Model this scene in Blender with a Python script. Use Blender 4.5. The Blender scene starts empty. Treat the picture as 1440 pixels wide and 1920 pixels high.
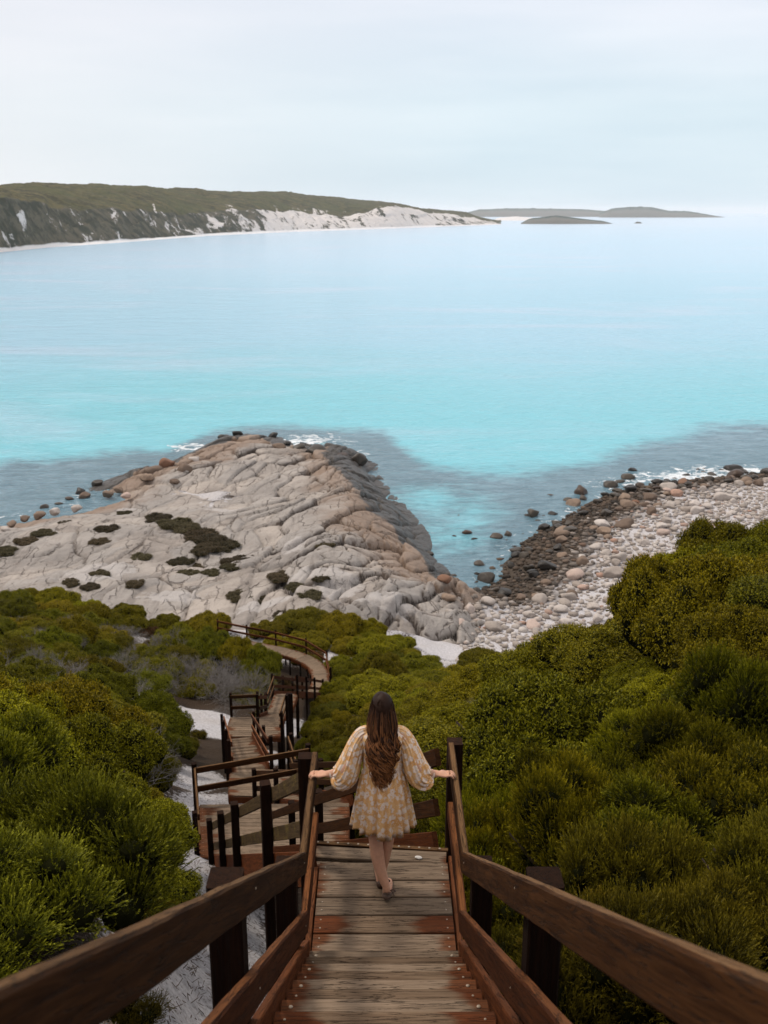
import bpy, bmesh, math, random
import numpy as np
from mathutils import Vector, Matrix, noise as mnoise
random.seed(7); np.random.seed(7)
R = math.radians
sc = bpy.context.scene
COL = sc.collection

# ------------------------------------------------------------------ camera, sky, sun, exposure
PITCH = 16.5; F = 1900.0; CX0 = 724.0; SEA = -34.0
cam_d = bpy.data.cameras.new('camera'); cam = bpy.data.objects.new('camera', cam_d); COL.objects.link(cam)
cam_d.sensor_fit = 'VERTICAL'; cam_d.sensor_height = 36.0; cam_d.lens = 36.0*F/1920.0
cam_d.clip_start = 0.05; cam_d.clip_end = 120000
cam.location = (0, 0, 0); cam.rotation_euler = (R(90-PITCH), 0, R(-0.12))
cam_d.dof.use_dof = True; cam_d.dof.focus_distance = 8.2; cam_d.dof.aperture_fstop = 5.0
sc.camera = cam
SUN_EL, SUN_AZ = 52.0, -62.0      # sun up and to the left, ahead of the camera, behind thin overcast
w = bpy.data.worlds.new('World'); sc.world = w; w.use_nodes = True
nt = w.node_tree; nt.nodes.clear()
N = nt.nodes.new; L = nt.links.new
wo = N('ShaderNodeOutputWorld'); bg = N('ShaderNodeBackground'); L(bg.outputs[0], wo.inputs[0])
sky = N('ShaderNodeTexSky'); sky.sky_type = 'NISHITA'; sky.sun_disc = False
sky.sun_elevation = R(SUN_EL); sky.sun_rotation = R(SUN_AZ)
geo = N('ShaderNodeTexCoord'); sep = N('ShaderNodeSeparateXYZ'); L(geo.outputs['Generated'], sep.inputs[0])
rmp = N('ShaderNodeValToRGB'); L(sep.outputs['Z'], rmp.inputs[0])
e = rmp.color_ramp.elements
e[0].position = 0.0; e[0].color = (7.0, 8.5, 9.4, 1)
e[1].position = .8; e[1].color = (11.5, 11.0, 10.6, 1)
n1 = rmp.color_ramp.elements.new(0.09); n1.color = (7.6, 8.9, 9.6, 1)
n2 = rmp.color_ramp.elements.new(0.24); n2.color = (9.2, 9.25, 10.1, 1)
mp = N('ShaderNodeMapping'); mp.inputs['Scale'].default_value = (1.2, 1.2, 9.0); mp.inputs['Rotation'].default_value = (0, R(4), 0)
L(geo.outputs['Generated'], mp.inputs[0])
nz = N('ShaderNodeTexNoise'); nz.inputs['Scale'].default_value = 2.2; nz.inputs['Detail'].default_value = 6; nz.inputs['Roughness'].default_value = .5
L(mp.outputs[0], nz.inputs['Vector'])
cr = N('ShaderNodeValToRGB'); L(nz.outputs['Fac'], cr.inputs[0])
cr.color_ramp.elements[0].position = .35; cr.color_ramp.elements[0].color = (.93, .95, .97, 1)
cr.color_ramp.elements[1].position = .7; cr.color_ramp.elements[1].color = (1.1, 1.06, 1.05, 1)
mul = N('ShaderNodeMix'); mul.data_type = 'RGBA'; mul.blend_type = 'MULTIPLY'; mul.inputs['Factor'].default_value = 1
L(rmp.outputs[0], mul.inputs['A']); L(cr.outputs[0], mul.inputs['B'])
lw = N('ShaderNodeMapRange'); lw.inputs['From Min'].default_value = .1; lw.inputs['From Max'].default_value = -.45
lw.inputs['To Min'].default_value = 0; lw.inputs['To Max'].default_value = .55; L(sep.outputs['X'], lw.inputs['Value'])
warm = N('ShaderNodeMix'); warm.data_type = 'RGBA'; warm.inputs['B'].default_value = (10.0, 9.3, 9.3, 1)
L(lw.outputs[0], warm.inputs['Factor']); L(mul.outputs['Result'], warm.inputs['A'])
mx = N('ShaderNodeMix'); mx.data_type = 'RGBA'; mx.inputs['Factor'].default_value = .93      # thin overcast over the clear sky
L(sky.outputs[0], mx.inputs['A']); L(warm.outputs['Result'], mx.inputs['B'])
L(mx.outputs['Result'], bg.inputs['Color']); bg.inputs['Strength'].default_value = .10
sd = bpy.data.lights.new('sun', 'SUN'); sun = bpy.data.objects.new('sun', sd); COL.objects.link(sun)
sd.energy = 2.0; sd.angle = R(10); sd.color = (1, .90, .78)
az = R(SUN_AZ); el = R(SUN_EL)
sdir = Vector((math.sin(az)*math.cos(el), math.cos(az)*math.cos(el), math.sin(el)))
sun.rotation_euler = sdir.to_track_quat('Z', 'Y').to_euler()
vs = sc.view_settings; vs.view_transform = 'Standard'; vs.look = 'None'; vs.exposure = 0; vs.gamma = 1
sc.cycles.max_bounces = 5; sc.cycles.diffuse_bounces = 2; sc.cycles.glossy_bounces = 2; sc.cycles.volume_bounces = 1
sc.cycles.transparent_max_bounces = 8; sc.cycles.caustics_reflective = False; sc.cycles.caustics_refractive = False
try:
    sc.cycles.use_denoising = True
except Exception: pass

# ------------------------------------------------------------------ planning helpers
sp, cp = math.sin(R(PITCH)), math.cos(R(PITCH))
def ray(px, py):
    a = (px-CX0)/F; b = (py-960.0)/F
    return Vector((a, cp - b*sp, -sp - b*cp))
def proj(p):
    x, y, z = p
    zc = y*cp - z*sp; dn = -z*cp - y*sp
    return (CX0 + F*x/zc, 960 + F*dn/zc) if zc > .01 else (-9999, -9999)
def on_sea(px, py):
    r = ray(px, py); t = SEA/r.z
    return (r.x*t, r.y*t)

# ------------------------------------------------------------------ numpy noise
def _h(ix, iy, s):
    h = (ix.astype(np.int64)*374761393 + iy.astype(np.int64)*668265263 + s*1442695041) & 0xffffffff
    h = ((h ^ (h >> 13))*1274126177) & 0xffffffff
    return ((h ^ (h >> 16)) & 0xffffff)/float(0xffffff)
def vn(x, y, s=0):
    x = np.asarray(x, float); y = np.asarray(y, float)
    ix = np.floor(x); iy = np.floor(y); fx = x-ix; fy = y-iy
    fx = fx*fx*fx*(fx*(fx*6-15)+10); fy = fy*fy*fy*(fy*(fy*6-15)+10)
    a = _h(ix, iy, s); b = _h(ix+1, iy, s); c = _h(ix, iy+1, s); d = _h(ix+1, iy+1, s)
    return (a*(1-fx)+b*fx)*(1-fy) + (c*(1-fx)+d*fx)*fy
def fbm(x, y, o=4, s=0):
    t = 0; a = .5; n = 0
    for k in range(o):
        t = t + a*vn(x*2**k, y*2**k, s+k*17); n += a; a *= .5
    return t/n
def voro(x, y, s=0):
    ix = np.floor(x); iy = np.floor(y)
    f1 = np.full(x.shape, 9.0); f2 = np.full(x.shape, 9.0); cid = np.zeros(x.shape); cx = np.zeros(x.shape); cy = np.zeros(x.shape)
    for dx in (-1, 0, 1):
        for dy in (-1, 0, 1):
            jx = ix+dx; jy = iy+dy
            qx = jx+.1+.8*_h(jx, jy, s)-x; qy = jy+.1+.8*_h(jx, jy, s+5)-y; d = np.hypot(qx, qy)
            nearer = d < f1
            f2 = np.where(nearer, f1, np.minimum(f2, d)); cid = np.where(nearer, _h(jx, jy, s+9), cid); cx = np.where(nearer, qx, cx); cy = np.where(nearer, qy, cy)
            f1 = np.minimum(f1, d)
    VT[0] = ((_h((cid*9973).astype(int), (cid*7).astype(int), 3)-.5)*cx+(_h((cid*7919).astype(int), (cid*5).astype(int), 4)-.5)*cy)*2
    return f1, f2, cid
VT = [0]
def sst(a, b, x):
    t = np.clip((x-a)/(b-a), 0, 1); return t*t*(3-2*t)

# ------------------------------------------------------------------ coast line and ground height
coast_px = [(-500,1035),(-200,1002),(0,975),(60,962),(130,948),(190,918),(250,893),(330,878),(352,863),(395,846),(425,828),(470,818),(525,822),
            (550,838),(610,842),(650,853),(700,872),(693,886),(715,915),(745,950),(778,990),(783,1025),(796,1055),(838,1085),(862,1116),
            (900,1112),(945,1088),(955,1060),(990,1015),(1040,985),(1095,955),(1150,925),(1250,905),(1340,898),(1440,888),(1700,850),(2100,800)]
coast = np.array([on_sea(*p) for p in coast_px])
land_poly = np.vstack([[[-300,-80]], [[-300,coast[0,1]]], coast, [[420,coast[-1,1]]], [[420,-80]]])
def inside(x, y, poly):
    res = np.zeros(x.shape, bool); n = len(poly); j = n-1
    for i in range(n):
        xi, yi = poly[i]; xj, yj = poly[j]
        if yi != yj:
            res ^= ((yi > y) != (yj > y)) & (x < (xj-xi)*(y-yi)/(yj-yi)+xi)
        j = i
    return res
def shore(x, y):                                   # signed distance to the water line, + on land
    best = np.full(x.shape, 1e9); ext = np.vstack([[[-2000, coast[0,1]]], coast, [[2500, coast[-1,1]]]])
    for i in range(len(ext)-1):
        a = ext[i]; b = ext[i+1]; ab = b-a
        t = np.clip(((x-a[0])*ab[0]+(y-a[1])*ab[1])/(ab@ab), 0, 1)
        best = np.minimum(best, np.hypot(x-a[0]-t*ab[0], y-a[1]-t*ab[1]))
    return np.where(inside(x, y, land_poly), best, -best)
ga = np.array([-.5,-.35,-.2,-.1,0,.1,.2,.35,.5])
gd = np.array([-12,0,3,6,10,15,20,27,35,45,55,65,75,100,160])
GT = np.array([
 [-1.2]*9, [-2.6]*9,
 [-3.2,-3.6,-4.7,-4.9,-5.0,-5.0,-4.9,-4.7,-4.5],
 [-5.2,-5.6,-6.7,-7.0,-7.2,-7.1,-6.9,-6.5,-6.2],
 [-6.2,-6.8,-8.6,-9.1,-9.5,-9.1,-8.7,-8.2,-7.9],
 [-8.5,-9.2,-11.2,-11.9,-12.3,-11.5,-10.6,-9.3,-8.8],
 [-10.8,-11.8,-13.9,-14.5,-14.5,-13.4,-12.1,-10.7,-10],
 [-13.5,-14.8,-17,-17.4,-17.1,-16.1,-14.5,-12.0,-11.2],
 [-16.5,-17.4,-20.4,-21.1,-20.3,-19.3,-17.0,-13.9,-13.0],
 [-20.5,-21.3,-23.9,-24.8,-24.2,-23.3,-22.2,-19.0,-18],
 [-23.8,-24.3,-26.6,-27.9,-27.3,-27.2,-27.2,-24,-22],
 [-26.3,-26.9,-28.3,-28.9,-29.3,-30.5,-31,-28,-26],
 [-27.6,-27.9,-28.8,-29.2,-30.4,-32,-32,-31.5,-30],
 [-29.8,-29.6,-29.2,-29.6,-30.2,-33,-33,-32.6,-32],
 [-31,-31,-31,-31,-31,-33,-33,-33,-33]])
from math import floor
def table(x, y):
    a = x/np.maximum(y, 5.0)
    ai = np.clip(np.interp(a, ga, np.arange(9)), 0, 7.999); di = np.clip(np.interp(y, gd, np.arange(15)), 0, 13.999)
    i = ai.astype(int); j = di.astype(int); u = ai-i; v = di-j
    u = u*u*(3-2*u)*.5+u*.5
    return (GT[j,i]*(1-u)+GT[j,i+1]*u)*(1-v) + (GT[j+1,i]*(1-u)+GT[j+1,i+1]*u)*v
def H(x, y):
    x = np.asarray(x, float); y = np.asarray(y, float)
    s = shore(x, y); t = table(x, y)
    t = t + (fbm(x*.25, y*.25, 3, 3)-.5)*.7 + (fbm(x*1.3, y*1.3, 3, 4)-.5)*.16
    # the ridge of the headland
    ax, ay, bx, by = 4., 72., -14., 150.
    L_ = math.hypot(bx-ax, by-ay); ux, uy = (bx-ax)/L_, (by-ay)/L_
    perp = (x-ax)*uy-(y-ay)*ux; along = (x-ax)*ux+(y-ay)*uy
    t = t + 1.9*np.exp(-(perp/6.5)**2)*sst(-4, 14, along)*(1-sst(60, 90, along))
    wb = sst(5.5, 12, x)
    el_ = 6.5+26*sst(3, 17, -x)+2.5*sst(-6, 4, x)
    rise_h = (5.6-1.3*sst(4, 20, -x))*(1-np.exp(-np.maximum(s, 0)/el_)) + .03*np.maximum(s,0)
    rise_b = .25*np.minimum(s,4).clip(0) + .12*np.maximum(s-4, 0)
    rise = rise_h*(1-wb)+rise_b*wb + 1.1*np.maximum(0, 70-y)
    land = np.minimum(t, SEA-.05+rise)
    return np.where(s > 0, land, SEA-.05+np.maximum(s, -20)*.14)
def Hs(x, y): return float(H(np.array([x]), np.array([y]))[0])
def on_ground(px, py, d0=3., d1=170.):
    r = ray(px, py); r = r/r.y
    ys = np.linspace(d0, d1, 900); hz = H(r.x*ys, ys); below = np.nonzero(r.z*ys < hz)[0]
    if len(below) == 0: return None
    k = below[0]; return (r.x*ys[k], ys[k], float(hz[k]))

# ------------------------------------------------------------------ materials
def mat(name):
    m = bpy.data.materials.new(name); m.use_nodes = True; t = m.node_tree; t.nodes.clear()
    out = t.nodes.new('ShaderNodeOutputMaterial'); b = t.nodes.new('ShaderNodeBsdfPrincipled'); t.links.new(b.outputs[0], out.inputs[0])
    return m, t, b
class G:                                            # tiny node-graph helper
    def __init__(s, t): s.t = t
    def n(s, kind, **kw):
        nd = s.t.nodes.new('ShaderNode'+kind)
        for k, v in kw.items(): setattr(nd, k, v)
        return nd
    def set(s, sock, v):
        if isinstance(v, bpy.types.NodeSocket): s.t.links.new(v, sock)
        else: sock.default_value = v
    def coord(s, which='Object'): return s.n('TexCoord').outputs[which]
    def pos(s): return s.n('NewGeometry').outputs['Position']
    def attr(s, name, out='Fac'): return s.n('Attribute', attribute_name=name).outputs[out]
    def rnd(s): return s.n('ObjectInfo').outputs['Random']
    def mapv(s, v, scale=(1,1,1), loc=(0,0,0), rot=(0,0,0)):
        m = s.n('Mapping'); s.set(m.inputs[0], v); s.set(m.inputs['Scale'], scale); s.set(m.inputs['Location'], loc); s.set(m.inputs['Rotation'], rot); return m.outputs[0]
    def noise(s, v, scale=5, detail=4, rough=.55, dist=0):
        m = s.n('TexNoise'); s.set(m.inputs['Vector'], v); s.set(m.inputs['Scale'], scale); s.set(m.inputs['Detail'], detail); s.set(m.inputs['Roughness'], rough); s.set(m.inputs['Distortion'], dist); return m.outputs['Fac']
    def voro(s, v, scale=5, feature='F1', out='Distance'):
        m = s.n('TexVoronoi', feature=feature); s.set(m.inputs['Vector'], v); s.set(m.inputs['Scale'], scale); return m.outputs[out]
    def math(s, op, a, b=0., c=0.):
        m = s.n('Math', operation=op); s.set(m.inputs[0], a); s.set(m.inputs[1], b); s.set(m.inputs[2], c); return m.outputs[0]
    def rng(s, v, a, b, c=0., d=1., smooth=True):
        m = s.n('MapRange'); m.interpolation_type = 'SMOOTHSTEP' if smooth else 'LINEAR'
        s.set(m.inputs['Value'], v); s.set(m.inputs['From Min'], a); s.set(m.inputs['From Max'], b); s.set(m.inputs['To Min'], c); s.set(m.inputs['To Max'], d); return m.outputs[0]
    def mix(s, f, a, b, blend='MIX'):
        m = s.n('Mix', data_type='RGBA', blend_type=blend); s.set(m.inputs['Factor'], f)
        for k, v in (('A', a), ('B', b)):
            s.set(m.inputs[k], v if isinstance(v, bpy.types.NodeSocket) else (*v, 1))
        return m.outputs['Result']
    def ramp(s, f, stops):
        m = s.n('ValToRGB'); s.set(m.inputs[0], f); el = m.color_ramp.elements
        while len(el) < len(stops): el.new(.5)
        for q, (p, c) in zip(el, stops): q.position = p; q.color = (*c, 1)
        return m.outputs[0]
    def bump(s, h, strength=.5, dist=.02, normal=None):
        m = s.n('Bump'); s.set(m.inputs['Height'], h); s.set(m.inputs['Strength'], strength); s.set(m.inputs['Distance'], dist)
        if normal: s.set(m.inputs['Normal'], normal)
        return m.outputs[0]
    def sepz(s, v, k='Z'):
        m = s.n('SeparateXYZ'); s.set(m.inputs[0], v); return m.outputs[k]
    def comb(s, x, y, z):
        m = s.n('CombineXYZ'); s.set(m.inputs[0], x); s.set(m.inputs[1], y); s.set(m.inputs[2], z); return m.outputs[0]
    def vadd(s, a, b):
        m = s.n('VectorMath', operation='ADD'); s.set(m.inputs[0], a); s.set(m.inputs[1], b); return m.outputs[0]

def wood_mat(name, dark, mid, top, ends=None, endx=.33, rough=.75, topw=.8, moss=0.):
    m, t, b = mat(name); g = G(t)
    off = g.comb(g.math('MULTIPLY', g.rnd(), 37.), g.math('MULTIPLY', g.rnd(), 11.), 0.)
    v = g.vadd(g.coord(), off)
    gr = g.noise(g.mapv(v, (1.6, 38, 38)), 1.0, 6, .62, .6)
    gf = g.noise(g.mapv(v, (5, 160, 160)), 1.0, 3, .6, .2)
    blot = g.noise(g.mapv(v, (1.6, 5, 5)), 1.1, 4, .6)
    c = g.mix(g.rng(gr, .3, .7), dark, mid)
    c = g.mix(g.rng(blot, .35, .75, 0, .55), c, tuple(q*.6 for q in mid))
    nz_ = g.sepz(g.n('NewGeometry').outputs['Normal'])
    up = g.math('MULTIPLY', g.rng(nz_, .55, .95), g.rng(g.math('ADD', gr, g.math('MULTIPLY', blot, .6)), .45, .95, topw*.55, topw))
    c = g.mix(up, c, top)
    if ends:
        ax = g.math('ABSOLUTE', g.math('SUBTRACT', g.sepz(g.coord('Generated'), 'X'), .5))
        ed = g.math('ADD', ax, g.math('MULTIPLY', g.math('SUBTRACT', blot, .5), .42))
        ed = g.math('ADD', ed, g.math('MULTIPLY', g.math('SUBTRACT', g.rnd(), .5), .22))
        c = g.mix(g.rng(ed, endx, endx+.1, 0, .9), c, g.mix(g.rng(gr, .35, .65), ends, tuple(q*.55 for q in ends)))
    if moss:
        c = g.mix(g.rng(g.noise(v, 6, 5), .5, .68, 0, moss), c, (.16, .115, .03))
    # dark splits and checks along the grain, knots
    ck = g.noise(g.mapv(v, (1.3, 22, 22)), 1.3, 5, .55, 1.2)
    cks = g.rng(g.math('ABSOLUTE', g.math('SUBTRACT', ck, .5)), .0, .022, 1, 0)
    c = g.mix(g.math('MULTIPLY', cks, .8), c, (.012, .008, .006))
    c = g.mix(g.rng(gf, .35, .6, .35, 0), c, tuple(q*.5 for q in dark))
    hsv = g.n('HueSaturation'); g.set(hsv.inputs['Color'], c); g.set(hsv.inputs['Value'], g.rng(g.rnd(), 0, 1, .75, 1.25, False)); 
    g.set(b.inputs['Base Color'], hsv.outputs[0]); g.set(b.inputs['Roughness'], rough); g.set(b.inputs['Specular IOR Level'], .05)
    hgt = g.math('SUBTRACT', g.math('ADD', gr, g.math('MULTIPLY', gf, .4)), cks)
    g.set(b.inputs['Normal'], g.bump(hgt, .6, .004))
    return m
M = {}
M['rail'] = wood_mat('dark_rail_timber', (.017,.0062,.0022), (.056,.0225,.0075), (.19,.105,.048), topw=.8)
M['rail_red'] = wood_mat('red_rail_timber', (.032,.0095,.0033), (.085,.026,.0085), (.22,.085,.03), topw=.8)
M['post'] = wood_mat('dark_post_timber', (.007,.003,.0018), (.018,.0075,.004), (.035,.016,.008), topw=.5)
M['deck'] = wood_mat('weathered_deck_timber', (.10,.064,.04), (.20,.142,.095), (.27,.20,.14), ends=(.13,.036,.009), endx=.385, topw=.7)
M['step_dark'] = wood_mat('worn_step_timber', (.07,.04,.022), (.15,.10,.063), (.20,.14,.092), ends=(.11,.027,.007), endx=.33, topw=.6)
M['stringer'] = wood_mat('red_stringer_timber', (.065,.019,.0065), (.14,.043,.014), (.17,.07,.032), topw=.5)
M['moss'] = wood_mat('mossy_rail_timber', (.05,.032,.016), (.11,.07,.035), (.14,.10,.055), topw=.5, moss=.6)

m, t, b = mat('galvanised_bolt'); g = G(t); g.set(b.inputs['Base Color'], (.30,.235,.17,1)); g.set(b.inputs['Metallic'], .1); g.set(b.inputs['Roughness'], .5); M['bolt'] = m

def leaf_mat(name, base, tip, rough=.55):
    m, t, b = mat(name); g = G(t)
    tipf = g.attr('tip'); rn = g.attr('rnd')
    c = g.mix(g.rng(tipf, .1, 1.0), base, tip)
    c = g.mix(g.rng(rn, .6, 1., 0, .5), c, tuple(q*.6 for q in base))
    hsv = g.n('HueSaturation'); g.set(hsv.inputs['Color'], c)
    g.set(hsv.inputs['Hue'], g.rng(g.math('FRACT', g.math('MULTIPLY', g.rnd(), 7.3)), 0, 1, .476, .51, False))
    g.set(hsv.inputs['Value'], g.math('MULTIPLY', g.rng(g.rnd(), 0, 1, .62, 1.3, False), g.rng(rn, 0, .5, 1.3, .9)))
    g.set(b.inputs['Base Color'], hsv.outputs[0]); g.set(b.inputs['Roughness'], rough); g.set(b.inputs['Specular IOR Level'], .08)
    return m
M['leaf_olive'] = leaf_mat('olive_leaves', (.040,.046,.003), (.38,.33,.008))
M['leaf_green'] = leaf_mat('green_leaves', (.030,.042,.003), (.27,.25,.008))
M['leaf_dusky'] = leaf_mat('dusky_leaves', (.032,.031,.004), (.19,.16,.010))
M['leaf_bright'] = leaf_mat('bright_leaves', (.032,.048,.004), (.22,.24,.012))
M['leaf_rust'] = leaf_mat('rusty_leaves', (.06,.04,.012), (.16,.085,.02))
M['leaf_heath'] = leaf_mat('heath_leaves', (.042,.036,.018), (.125,.10,.05))
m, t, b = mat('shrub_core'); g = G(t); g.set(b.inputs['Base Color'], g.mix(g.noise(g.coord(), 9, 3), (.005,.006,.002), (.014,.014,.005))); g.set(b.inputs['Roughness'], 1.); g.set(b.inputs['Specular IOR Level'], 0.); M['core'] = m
m, t, b = mat('grey_twigs'); g = G(t); g.set(b.inputs['Base Color'], g.mix(g.attr('rnd'), (.085,.072,.062), (.26,.24,.225))); g.set(b.inputs['Roughness'], .9); M['twig'] = m
m, t, b = mat('brown_litter'); g = G(t); g.set(b.inputs['Base Color'], g.mix(g.attr('rnd'), (.045,.028,.018), (.2,.15,.11))); g.set(b.inputs['Roughness'], .9); M['litter'] = m

# ground: white sand with litter, darker leaf soil under the scrub
m, t, b = mat('sandy_ground'); g = G(t); P = g.pos()
sandf = g.attr('sand')
big = g.noise(P, .35, 5, .6); fine = g.noise(P, 9, 6, .7); tiny = g.noise(P, 34, 4, .7)
stk = g.noise(g.mapv(P, (14, 9, 6), rot=(0,0,.6)), 2.2, 6, .75, .4)
sandc = g.mix(g.rng(fine, .3, .7), (.36,.35,.36), (.62,.60,.61))
sandc = g.mix(g.rng(big, .45, .7, 0, .5), sandc, (.40,.36,.33))
soil = g.mix(g.rng(tiny, .3, .7), (.014,.009,.005), (.06,.04,.026))
f = g.math('ADD', sandf, g.math('MULTIPLY', g.math('SUBTRACT', big, .5), .8))
f = g.math('ADD', f, g.math('MULTIPLY', g.math('SUBTRACT', fine, .5), .9))
lit = g.math('MULTIPLY', g.rng(stk, .54, .64, 0, 1), g.attr('litter'))
c = g.mix(g.rng(f, .4, .6), soil, sandc); c = g.mix(g.math('MULTIPLY', lit, .4), c, (.16,.12,.09)); c = g.mix(g.math('MULTIPLY', g.rng(g.noise(P, 16, 5, .75), .54, .66), g.attr('litter')), c, (.10,.07,.05))
c = g.mix(g.attr('wetg'), c, g.mix(g.rng(fine, .35, .65), (.03,.025,.02), (.11,.085,.065)))
g.set(b.inputs['Base Color'], c); g.set(b.inputs['Roughness'], .95); g.set(b.inputs['Specular IOR Level'], .1)
g.set(b.inputs['Normal'], g.bump(g.math('ADD', fine, g.math('MULTIPLY', tiny, .5)), .8, .06)); M['ground'] = m

# granite of the headland
m, t, b = mat('granite_slab'); g = G(t); P = g.pos()
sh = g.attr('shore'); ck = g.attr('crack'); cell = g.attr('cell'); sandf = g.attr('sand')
n1_ = g.noise(P, .16, 6, .62); n2_ = g.noise(P, .9, 6, .65); n3_ = g.noise(P, 4.5, 5, .7)
c = g.mix(g.rng(n1_, .35, .68), (.25,.22,.195), (.43,.38,.335))
c = g.mix(g.rng(cell, 0, 1, 0, .5), c, (.31,.295,.28))
fv = g.n('TexVoronoi', feature='DISTANCE_TO_EDGE'); g.set(fv.inputs['Vector'], g.vadd(g.mapv(P, (.62,.2,.4), rot=(0,0,R(-26))), g.comb(g.math('MULTIPLY', g.noise(P, .7, 4), .9), g.math('MULTIPLY', g.noise(P, .9, 4), .6), 0.))); g.set(fv.inputs['Scale'], 1.)
fck = g.math('MULTIPLY', g.rng(fv.outputs['Distance'], .0, .035, 1, 0), g.rng(g.noise(P, .3, 3), .42, .55))
c = g.mix(g.math('MULTIPLY', fck, .5), c, (.07,.048,.036))
c = g.mix(g.rng(n2_, .52, .75, 0, .5), c, (.22,.18,.155))
c = g.mix(g.rng(n3_, .58, .78, 0, .4), c, (.5,.44,.40))
streak = g.noise(g.mapv(P, (.9, .09, .9), rot=(0,0,-.5)), 1, 5, .6, .8)
c = g.mix(g.rng(streak, .52, .72, 0, .65), c, (.17,.15,.135))
c = g.mix(g.math('MULTIPLY', g.rng(ck, .12, .6), .88), c, (.05,.034,.026))          # darker brown along the joints
iron = g.rng(g.math('ADD', sh, g.math('MULTIPLY', g.math('SUBTRACT', n1_, .5), 14)), 5.5, 11, .7, 0)
c = g.mix(iron, c, g.mix(n2_, (.20,.125,.075), (.30,.215,.16)))
wet = g.rng(g.math('ADD', g.attr('wet'), g.math('MULTIPLY', g.math('SUBTRACT', n2_, .5), 1.2)), .35, .65)
c = g.mix(wet, c, g.mix(n2_, (.035,.032,.03), (.10,.09,.08)))
snd = g.rng(g.math('ADD', sandf, g.math('MULTIPLY', g.math('SUBTRACT', n2_, .5), 1.3)), .42, .62)
c = g.mix(g.math('MULTIPLY', snd, .8), c, g.mix(n3_, (.36,.33,.31), (.52,.49,.47)))
g.set(b.inputs['Base Color'], c); g.set(b.inputs['Roughness'], g.math('SUBTRACT', .9, g.math('MULTIPLY', wet, .45)))
g.set(b.inputs['Specular IOR Level'], .25)
g.set(b.inputs['Normal'], g.bump(g.math('SUBTRACT', g.math('ADD', n2_, g.math('MULTIPLY', n3_, .5)), g.math('MULTIPLY', fck, .6)), .9, .3)); M['granite'] = m

def stone_mat(name, a, bb, use_attr=False, rough=.85):
    m, t, b = mat(name); g = G(t); P = g.coord() if not use_attr else g.pos()
    r_ = g.attr('rnd') if use_attr else g.rnd()
    c = g.ramp(r_, [(0., a), (.45, tuple(.5*(p+q) for p, q in zip(a, bb))), (.86, bb), (.93, tuple(q*p for q, p in zip(bb, (.75,.5,.4)))), (1., tuple(q*.8 for q in bb))])
    nn = g.noise(P, 2.2, 6, .65); c = g.mix(g.rng(nn, .45, .75, 0, .5), c, tuple(q*.55 for q in a))
    if use_attr: c = g.mix(g.attr('wet'), c, g.mix(r_, (.028,.024,.02), (.12,.085,.06)))
    g.set(b.inputs['Base Color'], c); g.set(b.inputs['Roughness'], rough); g.set(b.inputs['Specular IOR Level'], .25)
    g.set(b.inputs['Normal'], g.bump(nn, .5, .12)); return m
M['stone'] = stone_mat('pale_stone', (.30,.255,.22), (.52,.47,.43))
M['stone_tan'] = stone_mat('tan_stone', (.14,.10,.075), (.26,.19,.14))
M['stone_wet'] = stone_mat('wet_stone', (.022,.02,.018), (.075,.06,.045), rough=.45)
M['stone_mix'] = stone_mat('mixed_stone', (.29,.245,.21), (.50,.455,.415), True)

# water
m, t, b = mat('sea_water'); g = G(t); P = g.pos()
sh = g.attr('off')                                    # metres off the shore
n1_ = g.noise(g.mapv(P, (.011,.02,1)), 1, 5, .55, .5); n2_ = g.noise(P, .06, 4, .6, .6); n3_ = g.noise(g.mapv(P, (.25,.5,1)), 1, 4, .65)
se = g.math('ADD', sh, g.math('MULTIPLY', g.math('SUBTRACT', n2_, .5), 26))
se = g.math('ADD', se, g.math('MULTIPLY', g.math('SUBTRACT', n3_, .5), 5))
n4_ = g.noise(g.mapv(P, (.9,2.2,1), rot=(0,0,.15)), 1, 5, .7, .6)
weed_ripple = g.mix(g.rng(g.math('ADD', g.math('MULTIPLY', n3_, .5), g.math('MULTIPLY', n4_, .5)), .36, .64), (.085,.175,.235), (.21,.34,.42))  # weed bed tones, with the light and dark of ripples painted in
weed_ripple = g.mix(g.rng(se, 3, 26, .45, 0), weed_ripple, (.085,.165,.2))
patch = g.rng(g.math('ADD', n2_, g.math('MULTIPLY', n3_, .25)), .76, .86, 0, .45)
weed_ripple = g.mix(patch, weed_ripple, (.16,.52,.56))
turq = g.mix(g.rng(se, 25, 150), (.18,.56,.66), (.31,.58,.74))
turq = g.mix(g.rng(sh, 120, 700), turq, (.41,.62,.79))
turq = g.mix(g.rng(sh, 500, 3200), turq, (.50,.64,.79))
turq = g.mix(g.rng(n1_, .5, .72, 0, .35), turq, (.55,.61,.76))
c = g.mix(g.attr('teal'), weed_ripple, turq)
c = g.mix(g.rng(g.math('ADD', g.attr('tealn'), g.math('MULTIPLY', g.math('SUBTRACT', g.math('ADD', g.math('MULTIPLY', n2_, .55), g.math('MULTIPLY', n3_, .45)), .5), 26)), -5.5, 5.5), weed_ripple, turq)
fo = g.noise(P, .55, 6, .7, 1.2)
foam = g.math('MULTIPLY', g.rng(g.math('ADD', fo, g.math('MULTIPLY', g.attr('foam'), .35)), .72, .8), g.rng(g.attr('foam'), .02, .3))
c = g.mix(foam, c, (.82,.86,.88))
g.set(b.inputs['Base Color'], c); g.set(b.inputs['Roughness'], .16); g.set(b.inputs['IOR'], 1.333); g.set(b.inputs['Specular IOR Level'], .5)
wv = g.noise(g.mapv(P, (.5,1.1,1), rot=(0,0,.12)), 1, 6, .62, .5); wv2 = g.noise(g.mapv(P, (.06,.14,1), rot=(0,0,.2)), 1, 5, .6, .4)
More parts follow.
